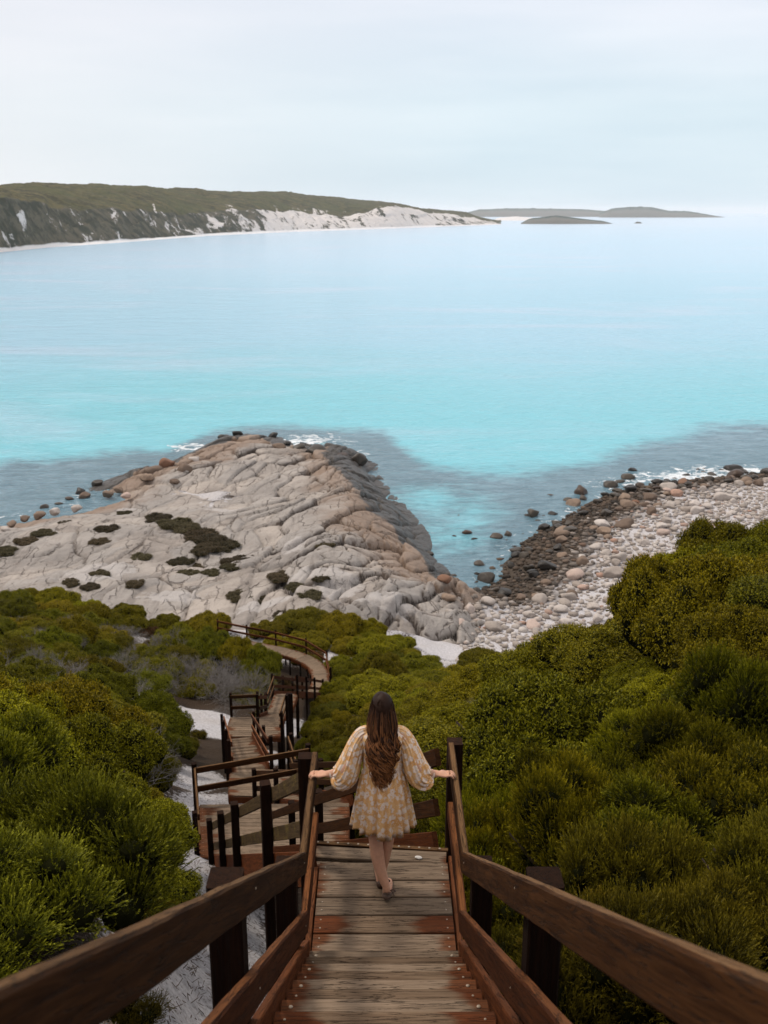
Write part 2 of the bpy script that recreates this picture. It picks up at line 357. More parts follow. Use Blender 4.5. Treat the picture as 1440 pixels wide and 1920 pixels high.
bb_ = g.bump(wv, 1.0, .6); bb_ = g.bump(wv2, .7, 1.6, bb_); g.set(b.inputs['Normal'], bb_); M['water'] = m

# far hills
m, t, b = mat('scrub_hill'); g = G(t); P = g.pos()
v_ = g.attr('v'); u_ = g.attr('u')
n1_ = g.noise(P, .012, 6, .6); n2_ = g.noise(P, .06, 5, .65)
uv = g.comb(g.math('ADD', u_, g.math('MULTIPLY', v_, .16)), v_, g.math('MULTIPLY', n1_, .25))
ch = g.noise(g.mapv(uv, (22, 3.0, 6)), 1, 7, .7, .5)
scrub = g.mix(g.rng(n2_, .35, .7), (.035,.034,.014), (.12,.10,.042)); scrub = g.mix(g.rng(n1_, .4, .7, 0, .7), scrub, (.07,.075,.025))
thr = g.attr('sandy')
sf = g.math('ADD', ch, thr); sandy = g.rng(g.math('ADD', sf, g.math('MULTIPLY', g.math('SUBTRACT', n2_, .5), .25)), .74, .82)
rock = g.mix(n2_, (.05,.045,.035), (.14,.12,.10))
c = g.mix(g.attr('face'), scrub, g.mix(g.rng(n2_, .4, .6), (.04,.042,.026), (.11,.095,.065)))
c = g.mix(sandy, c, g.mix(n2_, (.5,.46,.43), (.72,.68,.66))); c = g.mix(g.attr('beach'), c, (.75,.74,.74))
g.set(b.inputs['Base Color'], c); g.set(b.inputs['Roughness'], .95); g.set(b.inputs['Specular IOR Level'], .1)
g.set(b.inputs['Normal'], g.bump(g.math('ADD', n1_, n2_), .8, 8)); M['hill'] = m
m, t, b = mat('far_island'); g = G(t); P = g.pos()
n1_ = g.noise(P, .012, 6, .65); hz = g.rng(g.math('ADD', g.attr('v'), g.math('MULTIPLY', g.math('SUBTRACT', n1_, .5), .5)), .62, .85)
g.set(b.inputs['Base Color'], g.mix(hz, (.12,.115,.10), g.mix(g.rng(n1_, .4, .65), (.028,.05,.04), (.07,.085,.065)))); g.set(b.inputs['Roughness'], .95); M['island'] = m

def flat_mat(name, c, rough=.6, spec=.3):
    m, t, b = mat(name); g = G(t); nn = g.noise(g.coord(), 30, 3)
    g.set(b.inputs['Base Color'], g.mix(g.rng(nn, .3, .7, 0, 1), tuple(q*.88 for q in c), c)); g.set(b.inputs['Roughness'], rough); g.set(b.inputs['Specular IOR Level'], spec); return m
M['skin'] = flat_mat('skin', (.54,.29,.185), .55)
try: M['skin'].node_tree.nodes['Principled BSDF'].inputs['Subsurface Weight'].default_value = .08; M['skin'].node_tree.nodes['Principled BSDF'].inputs['Subsurface Scale'].default_value = .01
except Exception: pass
M['shoe'] = flat_mat('brown_shoe', (.10,.062,.045), .5)
M['sclera'] = flat_mat('eye', (.5,.48,.45), .3)
M['paper'] = flat_mat('white_scrap', (.6,.57,.53), .6)
m, t, b = mat('floral_fabric'); g = G(t); v = g.coord()
v1 = g.n('TexVoronoi', feature='F1'); g.set(v1.inputs['Vector'], g.mapv(v, (1,1,1))); g.set(v1.inputs['Scale'], 23.)
ang = g.noise(v, 60, 2, .5)
fl = g.rng(g.math('ADD', v1.outputs['Distance'], g.math('MULTIPLY', g.math('SUBTRACT', ang, .5), .8)), .36, .56, 1, 0)
heart = g.rng(v1.outputs['Distance'], .07, .12, 1, 0)
v2 = g.voro(v, 75.); dots = g.rng(v2, .25, .38, 1, 0)
c = g.mix(g.rng(g.noise(v, 9, 3), .3, .7), (.54,.27,.09), (.66,.40,.18)); c = g.mix(g.math('MULTIPLY', dots, .45), c, (.72,.58,.44))
c = g.mix(g.math('MULTIPLY', fl, .75), c, (.70,.62,.56)); c = g.mix(heart, c, (.55,.25,.08))
g.set(b.inputs['Base Color'], c); g.set(b.inputs['Roughness'], .8); g.set(b.inputs['Specular IOR Level'], .15); M['floral'] = m
m, t, b = mat('cream_cuff'); g = G(t); g.set(b.inputs['Base Color'], (.68,.56,.47,1)); g.set(b.inputs['Roughness'], .8); M['cuff'] = m
m, t, b = mat('brown_hair'); g = G(t)
g.set(b.inputs['Base Color'], g.mix(g.rng(g.math('ADD', g.attr('tip'), g.math('MULTIPLY', g.math('SUBTRACT', g.attr('rnd'), .5), .9)), .25, 1.15), (.020,.0085,.0045), (.24,.095,.034)))
g.set(b.inputs['Roughness'], .55); g.set(b.inputs['Specular IOR Level'], .12); M['hair'] = m

# ------------------------------------------------------------------ object helpers
def tag(o, label=None, cat=None, group=None, kind=None):
    if label: o['label'] = label
    if cat: o['category'] = cat
    if group: o['group'] = group
    if kind: o['kind'] = kind
    return o
def np_mesh(name, V, Fc, material, smooth=False, attrs=None):
    """V (n,3); Fc (m,k) with constant k."""
    V = np.asarray(V, np.float32); Fc = np.asarray(Fc, np.int32); me = bpy.data.meshes.new(name)
    me.vertices.add(len(V)); me.vertices.foreach_set('co', V.ravel())
    k = Fc.shape[1]; me.loops.add(Fc.size); me.loops.foreach_set('vertex_index', Fc.ravel())
    me.polygons.add(len(Fc)); me.polygons.foreach_set('loop_start', np.arange(len(Fc), dtype=np.int32)*k)
    if smooth: me.polygons.foreach_set('use_smooth', np.ones(len(Fc), bool))
    me.update(calc_edges=True); me.validate()
    for a, vals in (attrs or {}).items():
        at = me.attributes.new(a, 'FLOAT', 'POINT'); at.data.foreach_set('value', np.asarray(vals, np.float32))
    me.materials.append(material); return me
def link(name, me, parent=None, loc=(0,0,0)):
    o = bpy.data.objects.new(name, me); COL.objects.link(o); o.location = loc
    if parent: o.parent = parent
    return o
def empty(name, loc, label=None, cat=None, group=None):
    o = bpy.data.objects.new(name, None); COL.objects.link(o); o.location = loc; o.empty_display_size = .2
    return tag(o, label, cat, group)
def box_mesh(name, L_, W, Hh, material, bev=.006, seg=None, wob=.0):
    """chamfered timber along local X, centred."""
    seg = seg or max(1, int(L_/.25)); a, c = W/2, Hh/2
    prof = [(-a+bev,-c),(a-bev,-c),(a,-c+bev),(a,c-bev),(a-bev,c),(-a+bev,c),(-a,c-bev),(-a,-c+bev)]
    V = []; Fc = []; rr = random.Random(hash((round(L_,3), round(W,3), name)) & 0xffff)
    for i in range(seg+1):
        x = -L_/2+L_*i/seg; sc_ = 1.
        dy, dz = rr.uniform(-wob, wob), rr.uniform(-wob, wob)
        for (py, pz) in prof: V.append((x, py+dy+rr.uniform(-wob,wob)*.6, pz+dz+rr.uniform(-wob,wob)*.6))
    for i in range(seg):
        for k in range(8):
            a0 = i*8+k; a1 = i*8+(k+1)%8; Fc.append((a0, a1, a1+8, a0+8))
    me = bpy.data.meshes.new(name); ends = [tuple(range(7,-1,-1)), tuple(seg*8+k for k in range(8))]
    me.from_pydata(V, [], [f[::-1] for f in Fc]+[e_[::-1] for e_ in ends]); me.update(); me.materials.append(material); return me
def frame(p0, p1, up=Vector((0,0,1))):
    p0 = Vector(p0); p1 = Vector(p1); X = (p1-p0).normalized(); Y = up.cross(X)
    if Y.length < 1e-4: Y = Vector((0,1,0)).cross(X)
    Y.normalize(); Z = X.cross(Y); m_ = Matrix((X, Y, Z)).transposed().to_4x4(); m_.translation = (p0+p1)/2; return m_
def board(name, p0, p1, W, Hh, material, parent, origin, bev=.006, wob=.0015, up=Vector((0,0,1))):
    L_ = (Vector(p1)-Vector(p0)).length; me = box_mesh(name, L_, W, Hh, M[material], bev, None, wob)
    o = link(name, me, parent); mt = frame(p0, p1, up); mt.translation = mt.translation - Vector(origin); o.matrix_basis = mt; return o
def _bolt():
    bm = bmesh.new(); bmesh.ops.create_uvsphere(bm, u_segments=10, v_segments=6, radius=.013)
    for v in bm.verts: v.co.z = max(v.co.z*.55, -.002)
    me = bpy.data.meshes.new('bolt'); bm.to_mesh(me); bm.free(); me.materials.append(M['bolt']); return me
BOLT = _bolt()
def bolt(parent, x, y, z, s=1., rot=None):
    o = link('bolt', BOLT, parent, (x, y, z)); o.scale = (s,)*3
    if rot: o.rotation_euler = rot
    return o

# ------------------------------------------------------------------ the ground
def axis_grid(lo, hi, c0, base, grow):
    out = [c0]; x = c0
    while x < hi: x += base+grow*abs(x-c0); out.append(x)
    x = c0
    while x > lo: x -= base+grow*abs(x-c0); out.insert(0, x)
    return np.array(out)
def grid_mesh(name, xs, ys, zfun, material, attrfun=None, smooth=True, keep=None):
    X, Y = np.meshgrid(xs, ys); X = X.ravel(); Y = Y.ravel(); Z = zfun(X, Y); nx, ny = len(xs), len(ys)
    i, j = np.meshgrid(np.arange(nx-1), np.arange(ny-1)); i = i.ravel(); j = j.ravel()
    Q = np.stack([j*nx+i, j*nx+i+1, (j+1)*nx+i+1, (j+1)*nx+i], 1)
    if keep is not None:
        kq = keep(X, Y)[Q].any(1); Q = Q[kq]
        used = np.unique(Q); mp_ = np.zeros(len(X), int); mp_[used] = np.arange(len(used)); Q = mp_[Q]; X, Y, Z = X[used], Y[used], Z[used]
    at = attrfun(X, Y) if attrfun else None
    return np_mesh(name, np.stack([X, Y, Z], 1), Q, material, smooth, at)
def rockmask(x, y):
    s = shore(x, y); edge = 66+(fbm(x*.12, y*.12, 3, 8)-.5)*6 + np.where(x > -2, (x+2)*.35, 0)
    m_ = sst(0, 3, y-edge)*(1-sst(5.5, 8.5, x-.06*(y-75)))
    return m_*np.where(s > -3, 1, 0)
def sand_attr(x, y):
    s = np.zeros(x.shape)
    def blob(cx, cy, rx, ry, k=1.): 
        nonlocal s; s = np.maximum(s, k*np.exp(-(((x-cx)/rx)**2+((y-cy)/ry)**2)**1.5))
    s = np.maximum(s, sst(63, 68, y)*sst(1, 4, x+.0*y)*1.1); s = np.maximum(s, .55*sst(58, 63, y))                         # the cobble beach
    near = np.exp(-(((x+.5+.165*y)/(.55+.03*y))**2)**1.3)*sst(1, 4, y)*(1-sst(24, 30, y)); s = np.maximum(s, near*1.05)
    blob(-10.8, 44.8, 4.4, 2.8); blob(-7.6, 42.6, 2.6, 2.2); blob(-6.2, 29, 1.2, 3.); blob(-4.8, 46, 1.3, 2.5, .9); blob(-5.2, 38, 1.5, 2., .8)
    return s
xs = axis_grid(-110, 150, -1, .16, .025); ys = axis_grid(-14, 185, 6, .14, .008)
hill_me = grid_mesh('hillside', xs, ys, lambda x, y: H(x, y)-.8*rockmask(x, y), M['ground'],
    lambda x, y: {'sand': sand_attr(x, y), 'litter': (1-sst(50, 62, y)), 'wetg': sst(10, 5.5, shore(x, y)+(fbm(x*.5, y*.5, 3, 66)-.5)*5)})
tag(link('hillside', hill_me), 'steep sandy hillside running down to the cobble cove', None, None, 'structure')

# headland: jointed granite
def rock_detail(x, y):
    th = R(-64); c_, s_ = math.cos(th), math.sin(th)
    wx = (fbm(x*.1, y*.1, 3, 31)-.5)*7; wy = (fbm(x*.1, y*.1, 3, 41)-.5)*7
    u = (x+wx)*c_-(y+wy)*s_; v = (x+wx)*s_+(y+wy)*c_
    f1, f2, cid = voro(u/6.0, v/2.6, 2); e1 = (f2-f1); tilt1 = VT[0]
    g1, g2, cid2 = voro(u/2.6+7, v/1.15, 6); e2 = g2-g1; tilt2 = VT[0]
    crag = sst(-16, -6, x+.12*(y-90))*.85+.15                                       # strongly jointed right of the middle
    crag = np.maximum(crag, sst(118, 130, y))
    m2 = sst(.35, .6, fbm(x*.07, y*.07, 3, 51))
    top1 = 1-np.exp(-e1*17)+tilt1*.55; top2 = 1-np.exp(-e2*15)+tilt2*.5
    h = crag*(top1*.85+(cid-.5)*.8) + crag*(.12+.75*m2)*(top2*.36+(cid2-.5)*.28)
    dome = (fbm(x*.06, y*.06, 3, 61)-.5)*3.2 + (fbm(x*.3, y*.3, 4, 71)-.5)*.5
    h = h+dome*(1-.5*crag)+(fbm(x*1.6, y*1.6, 3, 81)-.5)*.14
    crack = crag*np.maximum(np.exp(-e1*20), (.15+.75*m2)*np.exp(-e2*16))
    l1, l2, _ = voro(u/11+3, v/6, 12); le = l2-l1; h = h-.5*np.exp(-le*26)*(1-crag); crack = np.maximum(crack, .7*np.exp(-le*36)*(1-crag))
    return h, crack, cid
def rock_z(x, y):
    d_, _, _ = rock_detail(x, y); s = shore(x, y); m_ = rockmask(x, y)
    return H(x, y)+(d_-.35)*sst(-3, 2.5, s)-.9*(1-m_)+.15*m_
def rock_attr(x, y):
    d_, ck_, cid = rock_detail(x, y); s = shore(x, y)
    wet = sst(8.0, 3.5, s)*sst(-4, 4, x+.27*(y-100)+3)*sst(98, 106, y) + sst(3., 1.2, s)               # dark tide band, widest on the right flank
    wet = np.maximum(wet, np.exp(-(((x+5)/7)**2+((y-150)/9)**2)))
    sd_ = np.zeros(x.shape)
    for (px, py, rx, ry) in ((185,1072,4.,3.), (640,1110,2.2,2.6), (600,1085,3,1.4), (560,1040,1.5,3), (250,950,2,1.2), (720,1150,3,2.2), (430,955,2.2,1.6), (330,1120,3,1.4), (510,1130,3,1.3)):
        q = on_ground(px, py, 60)
        if q: sd_ = np.maximum(sd_, np.exp(-(((x-q[0])/rx)**2+((y-q[1])/ry)**2)))
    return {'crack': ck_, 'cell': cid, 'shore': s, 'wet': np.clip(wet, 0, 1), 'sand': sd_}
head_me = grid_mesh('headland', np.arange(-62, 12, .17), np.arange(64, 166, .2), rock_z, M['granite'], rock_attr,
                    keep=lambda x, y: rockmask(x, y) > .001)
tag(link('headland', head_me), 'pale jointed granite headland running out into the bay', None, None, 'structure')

# the sea: one sheet to the horizon
xs = np.concatenate([-np.geomspace(30000, 130, 46), np.arange(-120, 131, 1.6), np.geomspace(140, 30000, 46)])
ys = np.concatenate([[-200, -60, 20, 50], np.arange(60, 240, 1.3), np.geomspace(242, 40000, 150)])
teal_px = [(-300,905),(0,868),(110,862),(230,850),(330,842),(400,812),(470,800),(560,798),(640,803),(725,812),(765,845),(800,868),(880,882),(960,884),(1050,882),(1110,866),(1180,845),(1250,822),(1340,802),(1440,796),(1800,775)]
tl = np.array([on_sea(*p) for p in teal_px])
def sea_attr(x, y):
    s = -shore(x, y)
    yb = np.interp(x, tl[:,0], tl[:,1]); tn = y-yb
    for (px, py, r_) in ((815,935,2.5), (885,950,2.), (840,975,1.5), (835,1010,1.)):
        q = on_sea(px, py); tn = np.maximum(tn, (r_-np.hypot((x-q[0]), (y-q[1])*.6))*1.2)
    foam = np.exp(-np.maximum(s-1.2, 0)/1.3)*(s > -2)*.45
    for (px, py, rx, ry, k) in ((600,824,9,6,.72), (560,832,6,5,1.), (385,838,6,3.5,1.), (655,852,5,4,.9), (1300,893,10,4,.95), (1200,905,9,4,.7), (1390,886,12,5,.9)):
        q = on_sea(px, py); foam = np.maximum(foam, k*np.exp(-(((x-q[0])/rx)**2+((y-q[1])/ry)**2)))
    return {'off': s, 'teal': np.clip(tn, 0, 0), 'tealn': np.clip(tn, -200, 400), 'foam': foam}
def sea_z(x, y):
    a = np.exp(-np.maximum(y-120, 0)/160)
    return SEA + a*((fbm(x*.12+3, y*.3, 3, 91)-.5)*.3)
tag(link('sea', grid_mesh('sea', xs, ys, sea_z, M['water'], sea_attr)), 'pale turquoise bay water reaching the horizon', None, None, 'structure')

# the far shore
def dep_d(py, h=-SEA):
    r = ray(CX0, py); return None if r.z >= 0 else h/(-r.z/r.y)
base_px = [(-420,540),(-200,500),(0,474),(100,464),(230,455),(400,442),(560,434.5),(750,428),(860,424),(948,421)]
edge_px = [(-420,385),(-200,378),(0,372),(100,384),(230,392),(350,402),(490,394),(650,404),(750,387),(800,397),(870,405),(948,419.6)]
crest_px = [(-420,350),(-200,352),(0,354),(80,347),(200,348),(330,353),(430,357),(540,360),(640,369),(720,377),(760,383),(800,391),(880,399),(948,417)]
def make_hills():
    nu, nv = 700, 90; V = []; at = {k: [] for k in ('u','v','sandy','face','beach')}
    px = np.linspace(-420, 948, nu)
    yb = np.interp(px, *zip(*base_px)); ye = np.interp(px, *zip(*edge_px)); yc = np.interp(px, *zip(*crest_px))
    def dirn(px_, py_):
        a = (px_-CX0)/F; b_ = (py_-960)/F; ry = cp-b_*sp; rz = -sp-b_*cp
        return a/ry, rz/ry
    ax, rz = dirn(px, yb); db = SEA/rz
    axe, rze = dirn(px, ye); de = db*1.055+30; he = rze*de-SEA
    axc, rzc = dirn(px, yc); dc = de*1.12+330; hc = np.maximum(rzc*dc-SEA, he*.9)
    for j in range(nv):
        v = j/(nv-1)
        if v < .08: q = v/.08; d_ = db*(1-.0)+q*(14+22*np.clip((250-px)/400, 0, 1)); h_ = q*2.2+.0*db; a_ = ax; face = 0; beach = 1
        elif v < .5:
            q = (v-.08)/.42; d_ = (db+14+22*np.clip((250-px)/400, 0, 1))*(1-q)+de*q; h_ = 2.2+(he-2.2)*(q**.85); a_ = ax*(1-q)+axe*q; face = 1; beach = 0
        elif v < .85: q = (v-.5)/.35; d_ = de*(1-q)+dc*q; h_ = he+(hc-he)*(1-(1-q)**1.7); a_ = axe*(1-q)+axc*q; face = 0; beach = 0
        else: q = (v-.85)/.15; d_ = dc+q*500; h_ = hc*(1-q**2*1.05); a_ = axc; face = 0; beach = 0
        X = a_*d_; Y = d_
        amp = np.sin(np.pi*min(max((v-.06)/.5, 0), 1))
        gul = (fbm(px*.045+v*2.2, v*1.3+0*px, 4, 101)-.5)
        h_ = h_+gul*he*.6*amp+((fbm(X*.012, Y*.012, 4, 103)-.5)*11+(fbm(X*.04, Y*.04, 3, 105)-.5)*5)*(1 if .3 < v < .95 else 0)
        Y = Y+gul*60*amp
        V.append(np.stack([X, Y, SEA+h_-(.4 if j == 0 else 0)], 1))
        at['u'].append(px/1368.*3); at['v'].append(np.full(nu, v)); at['face'].append(np.full(nu, face))
        right = np.interp(px, [-400,0,200,480,520,650,700,760,930,948], [.12,.13,.18,.24,.36,.30,.33,.36,.33,.30])
        at['sandy'].append(right*(1.0 if .06 < v < .5 else (.5 if v < .56 and px is not None else -3.)) - (0 if v < .56 else 1))
        at['beach'].append(np.full(nu, beach))
    V = np.concatenate(V); i, j = np.meshgrid(np.arange(nu-1), np.arange(nv-1)); i = i.ravel(); j = j.ravel()
    Q = np.stack([j*nu+i, j*nu+i+1, (j+1)*nu+i+1, (j+1)*nu+i], 1)
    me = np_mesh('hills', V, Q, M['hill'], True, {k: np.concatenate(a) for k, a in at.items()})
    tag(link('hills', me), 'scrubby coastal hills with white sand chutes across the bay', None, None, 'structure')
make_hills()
def island(name, px0, px1, prof, ybase, depth, label):
    d = dep_d(ybase); nu, nv = 160, 24; px = np.linspace(px0, px1, nu); yt = np.interp(px, *zip(*prof)); V = []; vv = []
    r_ = [(ray(a, b_)) for a, b_ in zip(px, yt)]
    hh = np.array([q.z/q.y*(d+depth*.5)-SEA for q in r_]); hh = np.maximum(hh, -.5); ax = np.array([q.x/q.y for q in r_])
    for j in range(nv):
        v = j/(nv-1); k = math.sin(math.pi*v)**.6
        X = ax*(d+depth*v); Y = np.full(nu, d+depth*v)
        nn = 1+(fbm(px*.12, v*4+0*px, 4, 113)-.5)*.5*(1-abs(2*v-1))
        V.append(np.stack([X, Y, SEA-.5+hh*k*(nn if abs(v-.5) > .1 else 1)], 1)); vv.append(np.full(nu, k)*1.0)
    V = np.concatenate(V); i, j = np.meshgrid(np.arange(nu-1), np.arange(nv-1)); i = i.ravel(); j = j.ravel()
    Q = np.stack([j*nu+i, j*nu+i+1, (j+1)*nu+i+1, (j+1)*nu+i], 1)
    tag(link(name, np_mesh(name, V, Q, M['island'], True, {'v': np.concatenate(vv)})), label, None, None, 'structure')
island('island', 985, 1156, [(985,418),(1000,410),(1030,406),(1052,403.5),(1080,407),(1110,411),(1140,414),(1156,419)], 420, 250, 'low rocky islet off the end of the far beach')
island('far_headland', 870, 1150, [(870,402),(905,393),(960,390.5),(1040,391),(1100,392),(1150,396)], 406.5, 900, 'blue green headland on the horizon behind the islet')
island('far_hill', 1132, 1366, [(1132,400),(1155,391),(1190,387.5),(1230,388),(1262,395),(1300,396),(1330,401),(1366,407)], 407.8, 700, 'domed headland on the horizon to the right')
M['dune'] = flat_mat('dune_sand', (.68,.66,.65), .9)
M['keep'] = M['island']; M['island'] = M['dune']
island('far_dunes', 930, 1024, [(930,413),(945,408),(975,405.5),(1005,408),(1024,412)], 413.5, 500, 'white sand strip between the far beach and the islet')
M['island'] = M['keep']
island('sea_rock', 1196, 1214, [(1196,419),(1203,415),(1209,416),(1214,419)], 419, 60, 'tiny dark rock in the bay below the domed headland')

# ------------------------------------------------------------------ timber stairway
UP = Vector((0,0,1))
XO = .012
POSTW = .115
def down_to(x, y, ztop, extra=.35): return min(Hs(x, y)-extra, ztop-1.2)
def make_post(root, org, x, y, ztop, wid=POSTW, yaw=0., label=None, low=None, material='post'):
    zb = down_to(x, y, ztop) if low is None else low
    me = box_mesh('post', ztop-zb, wid, wid, M[material], .008, 6, .001); o = link('post', me, root)
    mt = Matrix.Rotation(yaw, 4, 'Z') @ Matrix.Rotation(-math.pi/2, 4, 'Y'); mt.translation = Vector((x, y, (ztop+zb)/2))-Vector(org); o.matrix_basis = mt
    return o
def stairs(root, org, c0, c1, width, rise=.178, mats=('deck','step_dark'), bolts=True, tread=.30):
    """treads from the upper centre point c0 down to the lower centre point c1"""
    c0 = Vector(c0); c1 = Vector(c1); dz = c0.z-c1.z; n = max(1, round(dz/rise)); hd = (c1-c0); hd.z = 0; run = hd.length; hd.normalize()
    side = Vector((hd.y, -hd.x, 0)); go = run/n
    for k in range(1, n):
        z = c0.z-dz*k/n; mid = c0+hd*(go*(k-.5)); mid.z = z-.022
        dd = go*.5+.02
        o = board('tread', mid-side*(width/2), mid+side*(width/2), go+.03, .044, mats[k % 2], root, org, .005, .001)
        if bolts:
            for s_ in (-1, 1): bolt(o, s_*(width/2-.06), (-1)*(.25*go), .0225, 1.35 if k % 2 else .9)
    for s_ in (-1, 1):
        off = side*s_*(width/2+.03)
        p0 = c0+off+Vector((0,0,.0)); p1 = c1+off+Vector((0,0,.0))
        board('stringer', p0-hd*.02, p1, .046, .30, 'stringer', root, org, .004, .001)
def rail_pair(root, org, pts, side_off=0., top=.95, mid=.48, material='rail', th=.045, hh=.14, mat_low=None):
    """pts: deck-level points along a fence line; boards between consecutive points"""
    for a, b_ in zip(pts[:-1], pts[1:]):
        a = Vector(a); b_ = Vector(b_)
        for (nm, zz, mm) in (('top_rail', top, material), ('mid_rail', mid, mat_low or material)):
            sl = (b_-a).normalized(); vert = hh/2/max(.5, math.hypot(sl.x, sl.y))
            board(nm, a+Vector((0,0,zz-vert)), b_+Vector((0,0,zz-vert)), th, hh, mm, root, org, .006, .0015)
def deck(root, org, quad, z, along=None, bw=.14, gap=.008, material='deck'):
    """boards across a convex quad (near-left, near-right, far-right, far-left)"""
    nl, nr, fr, fl = [Vector((*q, z)) for q in quad]
    n = max(2, round(((fl-nl).length+(fr-nr).length)/2/bw))
    for k in range(n):
        t0 = (k+.5)/n; a = nl.lerp(fl, t0); b_ = nr.lerp(fr, t0); w_ = ((fl-nl).length+(fr-nr).length)/2/n-gap
        o = board('deck_board', a+Vector((0,0,-.021)), b_+Vector((0,0,-.021)), w_, .042, material, root, org, .004, .001)
        if z > -14:
            Lh = (a-b_).length/2-.06
            for s_ in (-1, 1): bolt(o, s_*Lh, .03, .0215, .5)
    for (a, b_) in ((nl, nr), (nr, fr), (fr, fl), (fl, nl)):
        board('edge_beam', a+Vector((0,0,-.14)), b_+Vector((0,0,-.14)), .046, .19, 'stringer', root, org, .004, .001)

# 1  the flight the photographer stands on
SL = .6625; LZ = -4.95
org = (XO, 2.4, -3.6)
t1 = empty('staircase', org, 'steep timber staircase with heavy plank handrails in the foreground', 'staircase')
n_up = 22; go = .272; rs = .18
for k in range(1, n_up+1):
    z = LZ+rs*k; y0 = 5.70-go*(k-1); mid = Vector((XO, y0-go/2-.01, z-.022))
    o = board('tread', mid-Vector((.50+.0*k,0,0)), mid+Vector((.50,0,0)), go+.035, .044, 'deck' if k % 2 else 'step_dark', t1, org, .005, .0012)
    for s_ in (-1, 1): bolt(o, s_*.455, (go/2-.035), .0225, .85 if k % 2 else .5)
for s_ in (-1, 1):
    x = XO+s_*.535
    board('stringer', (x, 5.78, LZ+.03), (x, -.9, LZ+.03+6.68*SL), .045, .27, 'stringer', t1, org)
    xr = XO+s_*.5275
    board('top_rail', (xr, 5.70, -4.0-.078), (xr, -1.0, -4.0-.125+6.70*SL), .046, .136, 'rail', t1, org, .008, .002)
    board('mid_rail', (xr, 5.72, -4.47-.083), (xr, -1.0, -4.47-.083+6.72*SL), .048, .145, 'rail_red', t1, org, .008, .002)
    for (py, ht) in ((5.50, -3.93), (3.36, -2.47), (.3, -.44)):
        p_ = make_post(t1, org, XO+s_*(.5515+.0675), py, ht, .132)
        for zz in ((.07, .54) if py > 2 else ()): 
            b_o = bolt(t1, s_*.5035, py-2.4, (-4.0+(5.7-py)*SL)-zz+3.6, .38, (0, -s_*math.pi/2, 0))

# 2  the landing the woman crosses
org = (XO, 6.4, LZ)
t2 = empty('landing', org, 'level plank landing where the woman walks, railed on both sides', 'landing')
ysb = [5.72, 5.905, 6.10, 6.295, 6.50, 6.70, 6.93]
for k in range(6):
    a, b_ = ysb[k], ysb[k+1]; mid = Vector((XO, (a+b_)/2, LZ-.022+random.uniform(-.002,.002)))
    o = board('deck_board', mid-Vector((.505,0,0)), mid+Vector((.505,0,0)), b_-a-.012, .044, 'deck' if k not in (2,) else 'step_dark', t2, org, .006, .0014)
    for s_ in (-1, 1):
        bolt(o, s_*.46, -.045, .0225, .55); bolt(o, s_*.46, .045, .0225, .5)
board('deck_board', (XO-.56, 7.07, LZ-.022), (XO+.50, 6.985, LZ-.022), .15, .044, 'deck', t2, org, .006, .001)
ebm = board('edge_beam', (XO-.60, 7.185, LZ-.06), (XO+.52, 7.08, LZ-.06), .05, .14, 'rail', t2, org)
for k in range(13): bolt(ebm, -.5+k*.083, -.0, .071, .75)
for s_ in (-1, 1):
    xr = XO+s_*.53
    yf = 7.12 if s_ > 0 else 6.98
    board('top_rail', (xr, 5.705, -4.0-.075), (xr, yf, -4.0-.07), .048, .145, 'rail', t2, org, .008, .0015)
    board('mid_rail', (xr, 5.725, -4.47-.075), (xr, yf-.1, -4.47-.07), .048, .145, 'rail_red', t2, org, .008, .0015)
    if s_ < 0: make_post(t2, org, XO+s_*(.555+.052), yf-.02, -4.02, .105)
    board('side_beam', (XO+s_*.54, 5.74, LZ-.12), (XO+s_*.54, yf-.09, LZ-.12), .045, .2, 'stringer', t2, org)
make_post(t2, org, XO+.565, 7.18, -4.02, .12)

# 3..: flights and platforms further down
def flight(label, c0, c1, width, ends=('deck',), posts=(0, .33, .66, 1.), rail='rail', post_side=(1, 1), rails=(1, 1), low='rail', toff=.02, posth=1.02, bolts=False):
    c0 = Vector(c0); c1 = Vector(c1); hd = (c1-c0); run = Vector((hd.x, hd.y, 0)); hn = run.normalized(); side = Vector((hn.y, -hn.x, 0)); org = tuple((c0+c1)/2)
    r_ = empty('flight', org, label, 'stairs', 'lower flights of the stairway')
    stairs(r_, org, c0, c1, width, bolts=bolts)
    yaw = math.atan2(hn.y, hn.x)
    for q, s_ in enumerate((-1, 1)):
        if not rails[q]: continue
        off = side*s_*(width/2+.03)
        rail_pair(r_, org, [c0+off, c1+off], material=rail[q] if isinstance(rail, tuple) else rail, mat_low=low[q] if isinstance(low, tuple) else low)
        for p in posts:
            pt = c0.lerp(c1, p)+side*s_*(width/2+.03+.025+.055)
            make_post(r_, org, pt.x, pt.y, pt.z+posth, .105, yaw)
    return r_
def platform(label, quad, z, fences, bw=.15, posth=1.02, group=None, name='platform'):
    cx = sum(q[0] for q in quad)/4; cy = sum(q[1] for q in quad)/4; org = (cx, cy, z)
    r_ = empty(name, org, label, 'platform', 'lower platforms of the stairway')
    deck(r_, org, quad, z, bw=bw)
    for fl in fences:
        pts = [Vector((x, y, z)) for x, y in fl]; rail_pair(r_, org, pts)
        for k, p in enumerate(pts):
            nb = pts[k+1] if k+1 < len(pts) else pts[k-1]; dr = (nb-p).normalized()*(1 if k+1 < len(pts) else -1); nrm = Vector((-dr.y, dr.x, 0))
            c_ = Vector((cx, cy, z)); nrm = nrm if (p-c_).dot(nrm) > 0 else -nrm
            q = p+nrm*.08; make_post(r_, org, q.x, q.y, z+posth, .105, math.atan2(dr.y, dr.x))
    for q in quad:
        q_ = Vector(q).lerp(Vector((cx, cy)), .06); make_post(r_, org, q_.x, q_.y, z-.24, .12)
    return r_
